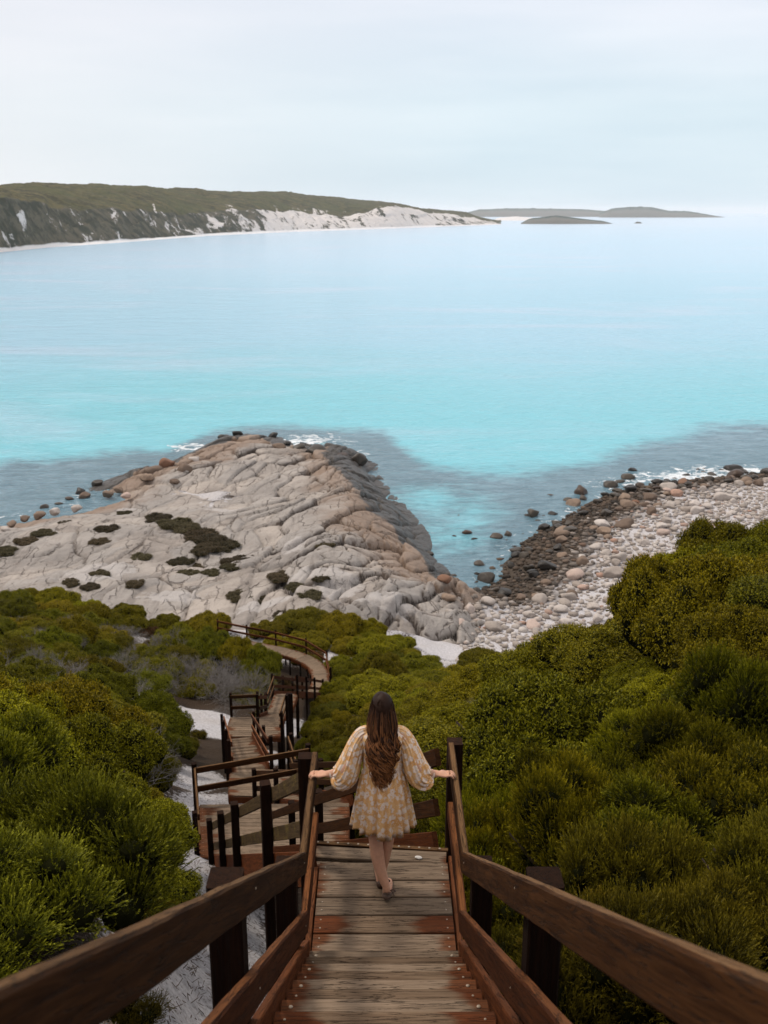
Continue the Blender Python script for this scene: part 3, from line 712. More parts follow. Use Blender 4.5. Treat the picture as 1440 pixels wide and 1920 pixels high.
h15 = Vector((-math.sin(R(15)), math.cos(R(15))))
def on(s_): return (-.05+h15.x*s_, 7.22+h15.y*s_)
flight('steep flight dropping left from the landing edge, mossy plank rails on its left', (*on(0), LZ-.178), (*on(11.1), -12.75), .98,
       posts=(.2, .5, .72, .97), rail=('moss','rail'), low=('moss','rail'))
platform('wide platform at the foot of the mossy flight, fenced along its far side',
         [(-3.75,18.0),(-.7,17.9),(-.75,20.0),(-4.1,19.95)], -12.75, [[(-3.75,18.1),(-4.15,19.9),(-1.68,20.75)]])
flight('short flight leaving the wide platform behind its far fence', (-1.15,20.0,-12.75), (-3.0,24.6,-15.5), .95, posts=(.05,.5,.95))
platform('small platform halfway down between two short flights', [(-4.25,24.7),(-2.4,24.6),(-2.7,26.05),(-4.4,26.05)], -15.5, [[(-2.35,24.8),(-2.72,26.3)]])
flight('straight flight heading away left with bright red stringers', (-3.8,26.05,-15.5), (-5.5,34.8,-19.3), .98, rail='rail_red', low='rail_red', posts=(0,.35,.7,1.))
platform('pale platform at the foot of the red stringered flight', [(-6.05,34.85),(-3.9,34.85),(-3.9,36.4),(-6.05,36.4)], -19.3,
         [[(-6.0,36.4),(-4.95,36.5)],[(-3.92,34.9),(-3.85,36.3)]])
flight('lower flight between grey scrub and the green shrubs', (-4.35,36.4,-19.3), (-4.7,41.6,-21.9), .98, rail='rail_red', posts=(0,.5,1.))
platform('narrow platform below the grey scrub', [(-5.25,41.6),(-4.15,41.6),(-4.0,43.6),(-5.1,43.6)], -21.9, [[(-5.2,41.7),(-5.1,43.6)]])
flight('last flight down to the curved boardwalk', (-4.6,43.6,-21.9), (-4.0,54.0,-27.2), .98, rail='rail_red', low='rail_red', posts=(0,.3,.6,.95))
# curved boardwalk
def boardwalk():
    org = (-5, 58, -27.3); r_ = empty('boardwalk', org, 'pale curved boardwalk bending left above the headland rock', 'boardwalk')
    cl = [(-4.0,54.0),(-3.75,56.2),(-4.2,58.3),(-5.6,59.9),(-7.6,61.0),(-9.6,61.9),(-11.6,62.9)]
    pts = []
    for i in range(len(cl)-1):
        for k in range(12):
            t_ = k/12; p0 = Vector(cl[max(i-1,0)]); p1 = Vector(cl[i]); p2 = Vector(cl[i+1]); p3 = Vector(cl[min(i+2,len(cl)-1)])
            pts.append(.5*((2*p1)+(p2-p0)*t_+(2*p0-5*p1+4*p2-p3)*t_*t_+(3*p1-p0-3*p2+p3)*t_**3))
    for a, b_ in zip(pts[:-1], pts[1:]):
        m_ = (a+b_)/2; d_ = (b_-a).normalized(); n_ = Vector((d_.y, -d_.x)); w_ = (b_-a).length*1.03-.012
        board('deck_board', (*(m_-n_*.52), -27.32), (*(m_+n_*.52), -27.32), w_, .045, 'deck', r_, org, .004, .001)
    for s_, sel in ((1, (10, 22, 34, 46, 58, 70)), (-1, ())):
        fp = []
        for i in sel:
            a, b_ = pts[i], pts[i+1]; d_ = (b_-a).normalized(); n_ = Vector((d_.y, -d_.x)); q = a+n_*s_*.58; fp.append(Vector((q.x, q.y, -27.3)))
            make_post(r_, org, q.x+n_.x*s_*.08, q.y+n_.y*s_*.08, -26.27, .11)
        rail_pair(r_, org, fp, material='rail_red')
    for s_ in (-1, 1):
        for i in range(0, 66, 6):
            a, b_ = pts[i], pts[min(i+6, 70)]; d_ = (b_-a).normalized(); n_ = Vector((d_.y, -d_.x))
            board('edge_beam', (*(a+n_*s_*.5), -27.45), (*(b_+n_*s_*.5), -27.45), .05, .2, 'stringer', r_, org, .004, .001)
            make_post(r_, org, (a+n_*s_*.55).x, (a+n_*s_*.55).y, -27.4, .1)
boardwalk()

# small pale scrap lying at the landing's edge
def scrap():
    bm = bmesh.new(); bmesh.ops.create_icosphere(bm, subdivisions=3, radius=.028)
    for v in bm.verts:
        n_ = mnoise.noise(v.co*40)*.012; v.co *= 1+n_*12; v.co.x *= 1.1; v.co.y *= .6; v.co.z = max(v.co.z*.38, -.008)
    me = bpy.data.meshes.new('paper_scrap'); bm.to_mesh(me); bm.free(); me.materials.append(M['paper'])
    o = link('paper_scrap', me, None, (.29, 6.97, LZ+.010)); o.rotation_euler = (0, 0, -.2); tag(o, 'small crumpled white scrap on the landing by the right corner post', 'litter')
scrap()

# ------------------------------------------------------------------ the woman
def tube(path, rad, seg=14, cap=True, flat=None):
    """closed tube through points; rad: list of r or (rx, ry)"""
    P_ = [Vector(p) for p in path]; V = []; Fc = []; n = len(P_); prev = None
    for i, p in enumerate(P_):
        T = (P_[min(i+1,n-1)]-P_[max(i-1,0)]).normalized(); ref = flat or Vector((1,0,0))
        A = (ref-T*ref.dot(T))
        if A.length < 1e-3: A = Vector((0,1,0))-T*T.y
        A.normalize(); B = T.cross(A); r_ = rad[i]; rx, ry = r_ if isinstance(r_, tuple) else (r_, r_)
        for k in range(seg):
            a = 2*math.pi*k/seg; V.append(p+A*(rx*math.cos(a))+B*(ry*math.sin(a)))
    for i in range(n-1):
        for k in range(seg): a0 = i*seg+k; a1 = i*seg+(k+1)%seg; Fc.append((a0, a1, a1+seg, a0+seg))
    if cap: Fc.append(tuple(range(seg-1,-1,-1))); Fc.append(tuple((n-1)*seg+k for k in range(seg)))
    return V, Fc
def merge(parts):
    V = []; Fc = []
    for v, f_ in parts:
        o = len(V); V += [tuple(q) for q in v]; Fc += [tuple(i+o for i in q) for q in f_]
    return V, Fc
def chain(path, rad, sub=4, **kw):                    # smooth the path and rounded ends
    if any(isinstance(q, tuple) for q in rad): rad = [q if isinstance(q, tuple) else (q, q) for q in rad]
    P_ = [Vector(p) for p in path]; n = len(P_); pp = []; rr = []
    for i in range(n-1):
        for k in range(sub):
            t_ = k/sub; p0, p1, p2, p3 = P_[max(i-1,0)], P_[i], P_[i+1], P_[min(i+2,n-1)]
            pp.append(.5*((2*p1)+(p2-p0)*t_+(2*p0-5*p1+4*p2-p3)*t_*t_+(3*p1-p0-3*p2+p3)*t_**3))
            a, b_ = rad[i], rad[i+1]; rr.append(tuple(x*(1-t_)+y*t_ for x, y in zip(a, b_)) if isinstance(a, tuple) else a*(1-t_)+b_*t_)
    pp.append(P_[-1]); rr.append(rad[-1])
    return tube(pp, rr, **kw)
def woman():
    org = Vector((.0, 6.60, LZ)); root = empty('person', org, 'woman in an orange floral mini dress walking away down the stairway, hands on both rails', 'person')
    parts = []
    # torso, neck, head
    parts.append(chain([(0,0,.78),(0,0,.88),(0,.0,1.0),(0,0,1.12),(0,0,1.24),(0,0,1.32),(0,.0,1.36)], [(.15,.11),(.165,.12),(.125,.095),(.135,.10),(.155,.105),(.135,.08),(.05,.05)], seg=20))
    parts.append(chain([(0,0,1.30),(0,.01,1.38),(0,.02,1.46)], [.055,.05,.052]))
    hv = []; hf = []
    bm = bmesh.new(); bmesh.ops.create_uvsphere(bm, u_segments=24, v_segments=16, radius=1)
    for v in bm.verts:
        x, y, z = v.co; r_ = 1.
        if z < 0: x *= 1-.28*(-z)**1.3; y *= 1-.12*(-z)
        v.co = Vector((x*.072, y*.092+.022, z*.112+1.508))
    bm.verts.ensure_lookup_table(); parts.append(([v.co.copy() for v in bm.verts], [tuple(q.index for q in f_.verts) for f_ in bm.faces])); bm.free()
    parts.append(chain([(0,.108,1.52),(0,.125,1.495),(0,.128,1.482),(0,.108,1.475)], [.007,.011,.015,.010], seg=8))        # nose
    for s_ in (-1, 1):
        parts.append(chain([(s_*.070,.018,1.535),(s_*.078,.012,1.51),(s_*.072,.02,1.482)], [.008,.012,.007], seg=8))         # ears
        parts.append(chain([(s_*.012,.108,1.452),(s_*.022,.103,1.452)], [.006,.004], seg=8))
    parts.append(chain([(-.02,.106,1.453),(0,.112,1.454),(.02,.106,1.453)], [.005,.008,.005], seg=8))                        # lips
    # legs: trailing (left) leg crosses to the right, heel lifted; leading leg further away
    parts.append(chain([(-.075,0,.84),(-.078,.01,.70),(-.070,.02,.56),(-.050,.0,.45),(-.038,-.035,.33),(-.008,-.075,.20),(.028,-.115,.105),(.032,-.12,.07)],
                       [.088,.078,.064,.053,.052,.043,.029,.030], seg=16))
    parts.append(chain([(.032,-.135,.062),(.036,-.10,.04),(.040,-.035,.028),(.044,.04,.022),(.046,.085,.018)], [(.028,.032),(.032,.03),(.037,.024),(.038,.018),(.025,.012)], seg=14))
    parts.append(chain([(.075,.0,.84),(.072,.03,.70),(.062,.05,.56),(.048,.06,.45),(.030,.055,.33),(.010,.045,.20),(-.010,.035,.095),(-.012,.03,.07)],
                       [.088,.078,.063,.052,.050,.041,.029,.030], seg=16))
    parts.append(chain([(-.012,.012,.045),(-.014,.05,.038),(-.018,.12,.03),(-.024,.19,.02),(-.026,.235,.016)], [(.028,.03),(.032,.03),(.036,.024),(.038,.017),(.025,.011)], seg=14))
    # arms and hands
    for s_ in (-1, 1):
        sx = .145 if s_ < 0 else .145
        wr = Vector((s_*.375, -.005, .992)); el_ = Vector((s_*.27, -.075, 1.07))
        parts.append(chain([(s_*.10,0,1.315),(s_*.155,-.005,1.30),(s_*.205,-.035,1.20),el_,(s_*.32,-.045,1.03),wr,(s_*.41,.0,.985)],
                           [.05,.048,.043,.038,.034,(.024,.028),(.024,.03)], seg=14))
        palm = [(s_*.395,.0,.988),(s_*.435,.003,.984),(s_*.470,.004,.978)]
        parts.append(chain(palm, [(.016,.030),(.015,.040),(.012,.042)], seg=14, flat=Vector((0,0,1))))
        # four fingers laid over the rail, curling down its outer face
        for k, (yo, ln) in enumerate(((.034,.9),(.013,1.),(-.009,.95),(-.030,.78))):
            base = Vector((s_*.470, yo+.004, .980))
            p1 = base+Vector((s_*.036*ln, .001, .004)); p2 = p1+Vector((s_*.024*ln, 0, -.010)); p3 = p2+Vector((s_*.010*ln, 0, -.020*ln))
            parts.append(chain([base-Vector((s_*.02,0,0)), base, p1, p2, p3], [.0095,.0098,.0088,.008,.0062], seg=10, sub=3))
        tb = Vector((s_*.425, .030, .978)); parts.append(chain([tb, tb+Vector((s_*.022,.026,-.004)), tb+Vector((s_*.042,.036,-.014)), tb+Vector((s_*.052,.038,-.032))], [.014,.0115,.0095,.007], seg=10, sub=3))
    V, Fc = merge(parts); me = bpy.data.meshes.new('body'); me.from_pydata(V, [], Fc); me.update(); me.materials.append(M['skin'])
    bm = bmesh.new(); bm.from_mesh(me); bmesh.ops.recalc_face_normals(bm, faces=bm.faces); bm.to_mesh(me); bm.free()
    body = link('body', me, root); rm = body.modifiers.new('remesh', 'REMESH'); rm.mode = 'VOXEL'; rm.voxel_size = .0042; rm.use_smooth_shade = True
    sm = body.modifiers.new('smooth', 'SMOOTH'); sm.factor = .5; sm.iterations = 2
    for s_ in (-1, 1):
        bm = bmesh.new(); bmesh.ops.create_uvsphere(bm, u_segments=12, v_segments=8, radius=.011); em = bpy.data.meshes.new('eye'); bm.to_mesh(em); bm.free(); em.materials.append(M['sclera'])
        link('eye', em, root, (s_*.03, .098, 1.515))
    # dress: gathered yoke and skirt
    rings = [(1.385,.055,.05,0),(1.375,.085,.065,0),(1.35,.125,.085,0),(1.325,.158,.10,.0),(1.28,.162,.112,.002),(1.20,.150,.114,.004),(1.12,.147,.116,.006),(1.05,.142,.115,.008),
             (1.03,.145,.117,.010),(.99,.158,.128,.014),(.94,.168,.138,.017),(.88,.18,.146,.019),(.80,.195,.156,.021),(.72,.209,.166,.022),(.66,.220,.173,.023),(.60,.229,.178,.024),(.565,.233,.180,.025),
             (.567,.229,.176,.025),(.62,.222,.171,.024),(.75,.198,.155,.022)]
    seg = 220; V = []; Fc = []; rr = random.Random(3)
    ph = [rr.uniform(0, 6.28) for _ in range(6)]
    for j, (z, rx, ry, amp) in enumerate(rings):
        for k in range(seg):
            a = 2*math.pi*k/seg
            pl = .5*math.sin(19*a+ph[0]+.6*math.sin(2*a))+.22*math.sin(31*a+ph[1]+z*2)+.3*math.sin(9*a+ph[2]+.4*math.sin(3*a))
            pl = (abs(pl)**.8)*(1 if pl > 0 else -1)
            r_ = 1+amp*pl/.19
            hem = 0
            if z < .59: hem = .018*math.sin(2*a+1.1)+.007*math.sin(9*a)+.004*math.sin(19*a)
            sway = .01*math.sin(a*2+1)*(1.05-z) if z < 1 else 0
            V.append((rx*r_*math.cos(a)+sway+.004, ry*r_*math.sin(a)-.004, z+hem+.008*math.sin(5*a+z*9)*(z < 1)))
    for j in range(len(rings)-1):
        for k in range(seg): a0 = j*seg+k; a1 = j*seg+(k+1)%seg; Fc.append((a0, a0+seg, a1+seg, a1))
    parts = [(V, Fc)]
    # balloon sleeves
    for s_ in (-1, 1):
        pth = [(s_*.10,0,1.335),(s_*.145,-.002,1.315),(s_*.185,-.015,1.25),(s_*.215,-.03,1.17),(s_*.245,-.04,1.09),(s_*.275,-.04,1.03),(s_*.305,-.03,1.0),(s_*.335,-.015,.992),(s_*.352,-.008,.99)]
        rad = [.045,.052,.062,.075,.088,.094,.090,.062,.031]
        sag = [0,0,-.004,-.012,-.022,-.03,-.03,-.012,0]
        v, f_ = [], []; sg = 90; P_ = [Vector(p) for p in pth]; sub = 5; pp = []; rd = []
        for i in range(len(P_)-1):
            for k in range(sub):
                t_ = k/sub; p0, p1, p2, p3 = P_[max(i-1,0)], P_[i], P_[i+1], P_[min(i+2,len(P_)-1)]
                q = .5*((2*p1)+(p2-p0)*t_+(2*p0-5*p1+4*p2-p3)*t_*t_+(3*p1-p0-3*p2+p3)*t_**3); q.z += sag[i]*(1-t_)+sag[i+1]*t_
                pp.append(q); rd.append(rad[i]*(1-t_)+rad[i+1]*t_)
        pp.append(P_[-1]); rd.append(rad[-1]); n = len(pp)
        for i, p in enumerate(pp):
            T = (pp[min(i+1,n-1)]-pp[max(i-1,0)]).normalized(); A = Vector((0,1,0)); A = (A-T*A.dot(T)).normalized(); B = T.cross(A); u = i/(n-1)
            pa = .010+.026*sst(.45, .95, u)*(1-sst(.93, 1., u))
            for k in range(sg):
                a = 2*math.pi*k/sg; q = .55*math.sin(15*a+s_+.5*math.sin(2*a+u*2))+.45*math.sin(23*a+2*s_)+.3*math.sin(6*a+4*u)
                r_ = rd[i]+pa*q*.5; v.append(p+A*(r_*.86*math.cos(a))+B*(r_*math.sin(a)))
        for i in range(n-1):
            for k in range(sg): a0 = i*sg+k; a1 = i*sg+(k+1)%sg; f_.append((a0, a1, a1+sg, a0+sg))
        parts.append((v, f_))
    V, Fc = merge(parts); me = bpy.data.meshes.new('dress'); me.from_pydata(V, [], Fc)
    for p in me.polygons: p.use_smooth = True
    me.materials.append(M['floral']); dr = link('dress', me, root)
    for s_ in (-1, 1):
        v, f_ = chain([(s_*.345,-.012,.991),(s_*.352,-.009,.991),(s_*.372,-.005,.991),(s_*.376,-.004,.991)], [.030,.034,.033,.028], seg=40, cap=False)
        me = bpy.data.meshes.new('cuff'); me.from_pydata([tuple(q) for q in v], [], f_); [setattr(p, 'use_smooth', True) for p in me.polygons]; me.materials.append(M['cuff']); link('cuff', me, dr)
    # shoes with bows
    for (pts, rd_, bow) in (([(.032,-.150,.050),(.034,-.125,.03),(.040,-.04,.018),(.044,.045,.012),(.046,.10,.012)], [(.030,.034),(.036,.026),(.040,.018),(.041,.016),(.026,.012)], (.062,-.118,.07)),
                       ([(-.012,-.006,.035),(-.013,.03,.026),(-.018,.12,.018),(-.024,.195,.013),(-.026,.248,.012)], [(.030,.032),(.035,.026),(.039,.018),(.040,.016),(.026,.012)], (.02,.0,.07))):
        v, f_ = chain(pts, rd_, seg=18); me = bpy.data.meshes.new('shoe'); me.from_pydata([tuple(q) for q in v], [], f_); [setattr(p, 'use_smooth', True) for p in me.polygons]
        me.materials.append(M['shoe']); so = link('shoe', me, root)
        bp = []
        b0 = Vector(bow)
        bp.append(chain([b0+Vector((-.05,-.02,-.012)), b0+Vector((-.02,-.035,-.006)), b0+Vector((0,-.02,-.004))], [.006,.005,.005], seg=8))
        bp.append(chain([b0, b0+Vector((.022,-.008,.012)), b0+Vector((.036,-.01,.002)), b0+Vector((.018,-.012,-.006)), b0], [.003,.006,.007,.005,.003], seg=8))
        bp.append(chain([b0, b0+Vector((.02,-.02,-.012)), b0+Vector((.03,-.026,-.034))], [.003,.004,.004], seg=8))
        v, f_ = merge(bp); me = bpy.data.meshes.new('bow'); me.from_pydata(v, [], f_); me.materials.append(M['shoe']); link('bow', me, so)
    # hair: cap plus long wavy locks to the waist
    V = []; Fc = []; tip = []; rn = []; rr = random.Random(11)
    bm = bmesh.new(); bmesh.ops.create_uvsphere(bm, u_segments=32, v_segments=20, radius=1); bm.verts.ensure_lookup_table(); o0 = 0
    for v in bm.verts:
        x, y, z = v.co; yy = y if y < .35 else .35+(y-.35)*.25
        sc_ = 1+.02*math.sin(30*math.atan2(x, y)); V.append((x*.083*sc_, yy*.103*sc_+.015, (z*.117*sc_ if z > 0 else z*.10)+1.52)); tip.append(0); rn.append(rr.random()*.5+.2)
    for f_ in bm.faces:
        q = [i.index for i in f_.verts]; 
        if all(bm.verts[i].co.y < .75 or bm.verts[i].co.z > .45 for i in q): Fc += [tuple(q[:3])]+([(q[0], q[2], q[3])] if len(q) == 4 else [])
    bm.free()
    cl_ = None
    for i in range(760):
        if i % 10 == 0: ca, cz, cb = rr.uniform(-math.pi*.6, math.pi*.6), rr.uniform(-.5, .96), rr.uniform(-1, 1)
        a = ca+rr.uniform(-.12, .12); zz = min(.98, cz+rr.uniform(-.08, .08)); rad = math.sqrt(max(0, 1-zz*zz))
        sx, sy = math.sin(a)*rad, -math.cos(a)*rad
        st = Vector((sx*.082, sy*.102+.015, 1.52+zz*.115)); 
        ex = sx*.082*1.05+.042*cb+rr.uniform(-.008,.008)+ (math.copysign(.012, sx)); back = -.125-.035*abs(math.sin(cb*9))-rr.uniform(0, .008)+abs(ex)*.25
        ln = rr.uniform(.44, .60) if rr.random() < .75 else rr.uniform(.22, .44); zend = 1.55-ln-.05*(1-abs(sx)); ex = ex*(1.-.45*max(0, (1.2-zend)/.2)*.35)
        p1 = Vector((sx*.093, sy*.112+.012, 1.49+zz*.05)); p2 = Vector((sx*.11, min(-.06, sy*.13), 1.38)); p3 = Vector((ex*.95, back, 1.25)); p4 = Vector((ex*.85, back-.0, (1.25+zend)/2)); p5 = Vector((ex*.6, back+.01, zend))
        P_ = [st, p1, p2, p3, p4, p5]; n = 5; sub = 7; pp = []
        if i % 10 == 0: cl_ = (rr.uniform(40, 66), rr.uniform(0, 6.28), rr.choice((.012,.018,.024)))
        f1, ph1, am = cl_[0], cl_[1]+rr.uniform(-.3,.3), cl_[2]
        for q in range(n):
            for k in range(sub):
                t_ = k/sub; a0, a1, a2, a3 = P_[max(q-1,0)], P_[q], P_[q+1], P_[min(q+2,n)]
                w_ = .5*((2*a1)+(a2-a0)*t_+(2*a0-5*a1+4*a2-a3)*t_*t_+(3*a1-a0-3*a2+a3)*t_**3); u = (q+t_)/n
                k_ = am*sst(.3, .7, u); w_ = w_+Vector((k_*math.sin(w_.z*f1+ph1), .6*k_*math.cos(w_.z*f1+ph1), 0)); pp.append((w_, u))
        o = len(V); m_ = len(pp); wd = rr.uniform(.0028, .0055); r0 = rr.random()
        for (w_, u) in pp:
            r_ = wd*(1-.75*max(0, (u-.75)/.25)); 
            for k in range(4): a = math.pi/4+k*math.pi/2; V.append((w_.x+r_*math.cos(a), w_.y+r_*.8*math.sin(a), w_.z)); tip.append(u); rn.append(r0)
        for q in range(m_-1):
            for k in range(4): x0 = o+q*4+k; x1 = o+q*4+(k+1)%4; Fc += [(x0, x1, x1+4), (x0, x1+4, x0+4)]
    me = np_mesh('hair', np.array(V), np.array(Fc), M['hair'], True, {'tip': tip, 'rnd': rn} ) 
    link('hair', me, root)
    return root
woman()

# ------------------------------------------------------------------ shrubs
def clump_points(lobes, n, rs, updown=-.15):
    """points on the outside of a union of spheres/ellipsoids"""
    C_ = np.array([l[:3] for l in lobes]); Rd = np.array([l[3] for l in lobes]); pr = Rd**2/np.sum(Rd**2)
    idx = rs.choice(len(lobes), n*3, p=pr); d = rs.normal(size=(n*3, 3)); d /= np.linalg.norm(d, axis=1)[:,None]
    keep = d[:,2] > updown; idx = idx[keep]; d = d[keep]
    P_ = C_[idx]+d*Rd[idx][:,None]*rs.uniform(.60 if len(lobes) < 57 else .86, 1.06, len(idx))[:,None]
    ins = np.zeros(len(P_), bool)
    for c_, r_ in zip(C_, Rd): ins |= (np.linalg.norm(P_-c_, axis=1) < r_*(.84 if len(lobes) > 57 else .62))
    return P_[~ins][:n], d[~ins][:n]
def leaves(P_, D, length, width, per, spread, rs, droop=0., stem=0.):
    """tufts of narrow pointed leaves (kites). returns V,F,tip,rnd"""
    n = len(P_); m_ = n*per
    base = np.repeat(P_, per, 0); dr = np.repeat(D, per, 0)+rs.normal(size=(m_, 3))*spread; dr[:,2] += .25
    dr /= np.linalg.norm(dr, axis=1)[:,None]
    if not stem: dr = np.repeat(D, per, 0)*.55+rs.normal(size=(m_, 3))*.7; dr[:,2] += .15; dr /= np.linalg.norm(dr, axis=1)[:,None]
    if stem:                                         # strung along a sprig
        sd_ = np.repeat(D+np.array([0,0,.55])+rs.normal(size=(n,3))*.28, per, 0); sd_ /= np.linalg.norm(sd_, axis=1)[:,None]
        t_ = np.tile(np.linspace(0, 1, per), n)[:,None]; base = base+sd_*t_*stem*np.repeat(rs.uniform(.5, 1.2, n), per)[:,None]; dr = dr*.75+sd_*.8; dr /= np.linalg.norm(dr, axis=1)[:,None]; tt = t_[:,0]
    else: tt = np.full(m_, .5); base = base+rs.normal(size=(m_,3))*length*.35
    s_ = np.cross(np.repeat(D, per, 0), dr)+rs.normal(size=(m_, 3))*.3; s_ -= dr*np.sum(s_*dr, 1)[:,None]; s_ /= np.linalg.norm(s_, axis=1)[:,None]
    ln = length*rs.uniform(.6, 1.25, m_)[:,None]; wd = width*rs.uniform(.7, 1.2, m_)[:,None]
    a = base; b_ = base+dr*ln*.5+s_*wd*.5; c_ = base+dr*ln; d_ = base+dr*ln*.5-s_*wd*.5
    V = np.stack([a, b_, c_, d_], 1).reshape(-1, 3); Fc = np.arange(m_*4).reshape(-1, 4)
    tip = np.stack([tt*.5, tt*.5+.3, tt*.5+.5, tt*.5+.3], 1).ravel() if stem else np.tile([0, .5, 1, .5], m_)
    rn = np.repeat(np.repeat(rs.random(n), per), 4); return V, Fc, tip, rn
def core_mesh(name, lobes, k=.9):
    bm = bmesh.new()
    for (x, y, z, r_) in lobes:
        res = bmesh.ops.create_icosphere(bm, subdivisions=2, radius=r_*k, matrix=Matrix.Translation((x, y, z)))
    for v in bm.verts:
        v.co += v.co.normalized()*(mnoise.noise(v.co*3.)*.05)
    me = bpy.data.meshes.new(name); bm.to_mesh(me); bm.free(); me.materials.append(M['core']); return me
def stems_mesh(name, rad, hgt, rs, n=9):
    prt = []
    for i in range(n):
        a = rs.uniform(0, 6.28); r_ = rad*rs.uniform(.35, .8); z = hgt*rs.uniform(.5, .75)
        prt.append(chain([(0,0,-.5),(.1*math.cos(a),.1*math.sin(a),.1*hgt),(r_*.5*math.cos(a+.3),r_*.5*math.sin(a+.3),z*.5),(r_*math.cos(a),r_*math.sin(a),z)], [.05,.04,.028,.012], seg=6, sub=3))
    v, f_ = merge(prt); me = bpy.data.meshes.new(name); me.from_pydata(v, [], f_); me.materials.append(M['litter']); 
    at = me.attributes.new('rnd', 'FLOAT', 'POINT'); at.data.foreach_set('value', np.full(len(v), .2, np.float32)); return me
def make_lobes(rs, rad, hgt, n, r0=.22, r1=.42):
    out = [(0, 0, hgt*.25, min(rad, hgt)*.45)]; med = []
    for i in range(8):
        a = i*.785+rs.uniform(-.35, .35); u = rs.uniform(.35, .72) if i else .1; r_ = rs.uniform(.26, .40)*rad
        med.append((u*rad*math.cos(a), u*rad*math.sin(a), hgt*(.92-.5*u*u)-r_*.9+rs.uniform(-.12, .10)*hgt, r_))
    out += med
    for i in range(n):
        m_ = med[rs.randint(8)]; d = rs.normal(size=3); d /= np.linalg.norm(d); d[2] = abs(d[2])*1.1-.15; r_ = rs.uniform(r0, r1)*rad*.85
        out.append((m_[0]+d[0]*m_[3]*.92, m_[1]+d[1]*m_[3]*.92, m_[2]+d[2]*m_[3]*.85, r_))
    return out
PROTO = {}
def proto(kind, variant, material, rad, hgt, nl, ntuft, length, width, per, spread, stem=0., r0=.22, r1=.42):
    rs = np.random.RandomState(hash((kind, variant, 'x').__len__()*1000+variant*31+len(kind)*7) & 0xffff)
    lobes = make_lobes(rs, rad, hgt, nl, r0, r1); P_, D = clump_points(lobes, ntuft, rs)
    V, Fc, tip, rn = leaves(P_, D, length, width, per, spread, rs, stem=stem)
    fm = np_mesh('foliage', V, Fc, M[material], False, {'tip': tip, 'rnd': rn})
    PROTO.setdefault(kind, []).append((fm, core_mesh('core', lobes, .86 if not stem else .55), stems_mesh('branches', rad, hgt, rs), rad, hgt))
for v in range(3):
    proto('olive', v, 'leaf_olive', 1.6, 1.25, 75, 13500, .055, .021, 6, .55, r0=.10, r1=.23)
    proto('green', v, 'leaf_green', 1.6, 1.3, 60, 13000, .060, .021, 6, .55, r0=.11, r1=.26)
for v in range(2):
    proto('dusky', v, 'leaf_dusky', 1.4, 1.3, 42, 6200, .045, .011, 16, .5, stem=.17, r0=.13, r1=.3)
    proto('mid', v, 'leaf_green', 1.4, 1.3, 46, 6200, .045, .012, 16, .5, stem=.15, r0=.13, r1=.3)
    proto('bright', v, 'leaf_bright', 1.2, 1.25, 34, 6600, .034, .011, 18, .5, stem=.19, r0=.13, r1=.30)
    proto('rust', v, 'leaf_rust', 1.0, .8, 18, 3500, .05, .02, 6, .6, r0=.15, r1=.3)
    proto('heath', v, 'leaf_heath', 1.0, .5, 22, 3500, .07, .03, 5, .6, r0=.12, r1=.3)
def twiggy(variant, leafy=False):
    rs = np.random.RandomState(500+variant); V = []; Fc = []; rn = []
    def stick(a, b_, r_):
        a = Vector(a); b_ = Vector(b_); T = (b_-a).normalized(); A = T.orthogonal().normalized(); B = T.cross(A); o = len(V)
        q = rs.random()
        for p, rr_ in ((a, r_), (b_, r_*.6)):
            for k in range(3): an = k*2.094; V.append(p+A*(rr_*math.cos(an))+B*(rr_*math.sin(an))); rn.append(q)
        for k in range(3): Fc.append((o+k, o+(k+1)%3, o+3+(k+1)%3, o+3+k))
    def grow(p, d, ln, r_, dep):
        q = p+d*ln; stick(p, q, r_)
        if dep == 0: return
        for _ in range(3 if dep > 1 else 4):
            nd = (d+Vector(rs.normal(size=3))*.5+Vector((0,0,.12))).normalized(); grow(q, nd, ln*rs.uniform(.6,.85), r_*.62, dep-1)
    for i in range(13):
        a = rs.uniform(0, 6.28); d = Vector((math.cos(a)*.8, math.sin(a)*.8, rs.uniform(.3, 1.1))).normalized()
        grow(Vector((0,0,-.1)), d, .42, .015, 4)
    return np_mesh('branches', np.array([tuple(v) for v in V]), np.array(Fc), M['twig'], False, {'rnd': rn})
TW = [twiggy(i) for i in range(3)]

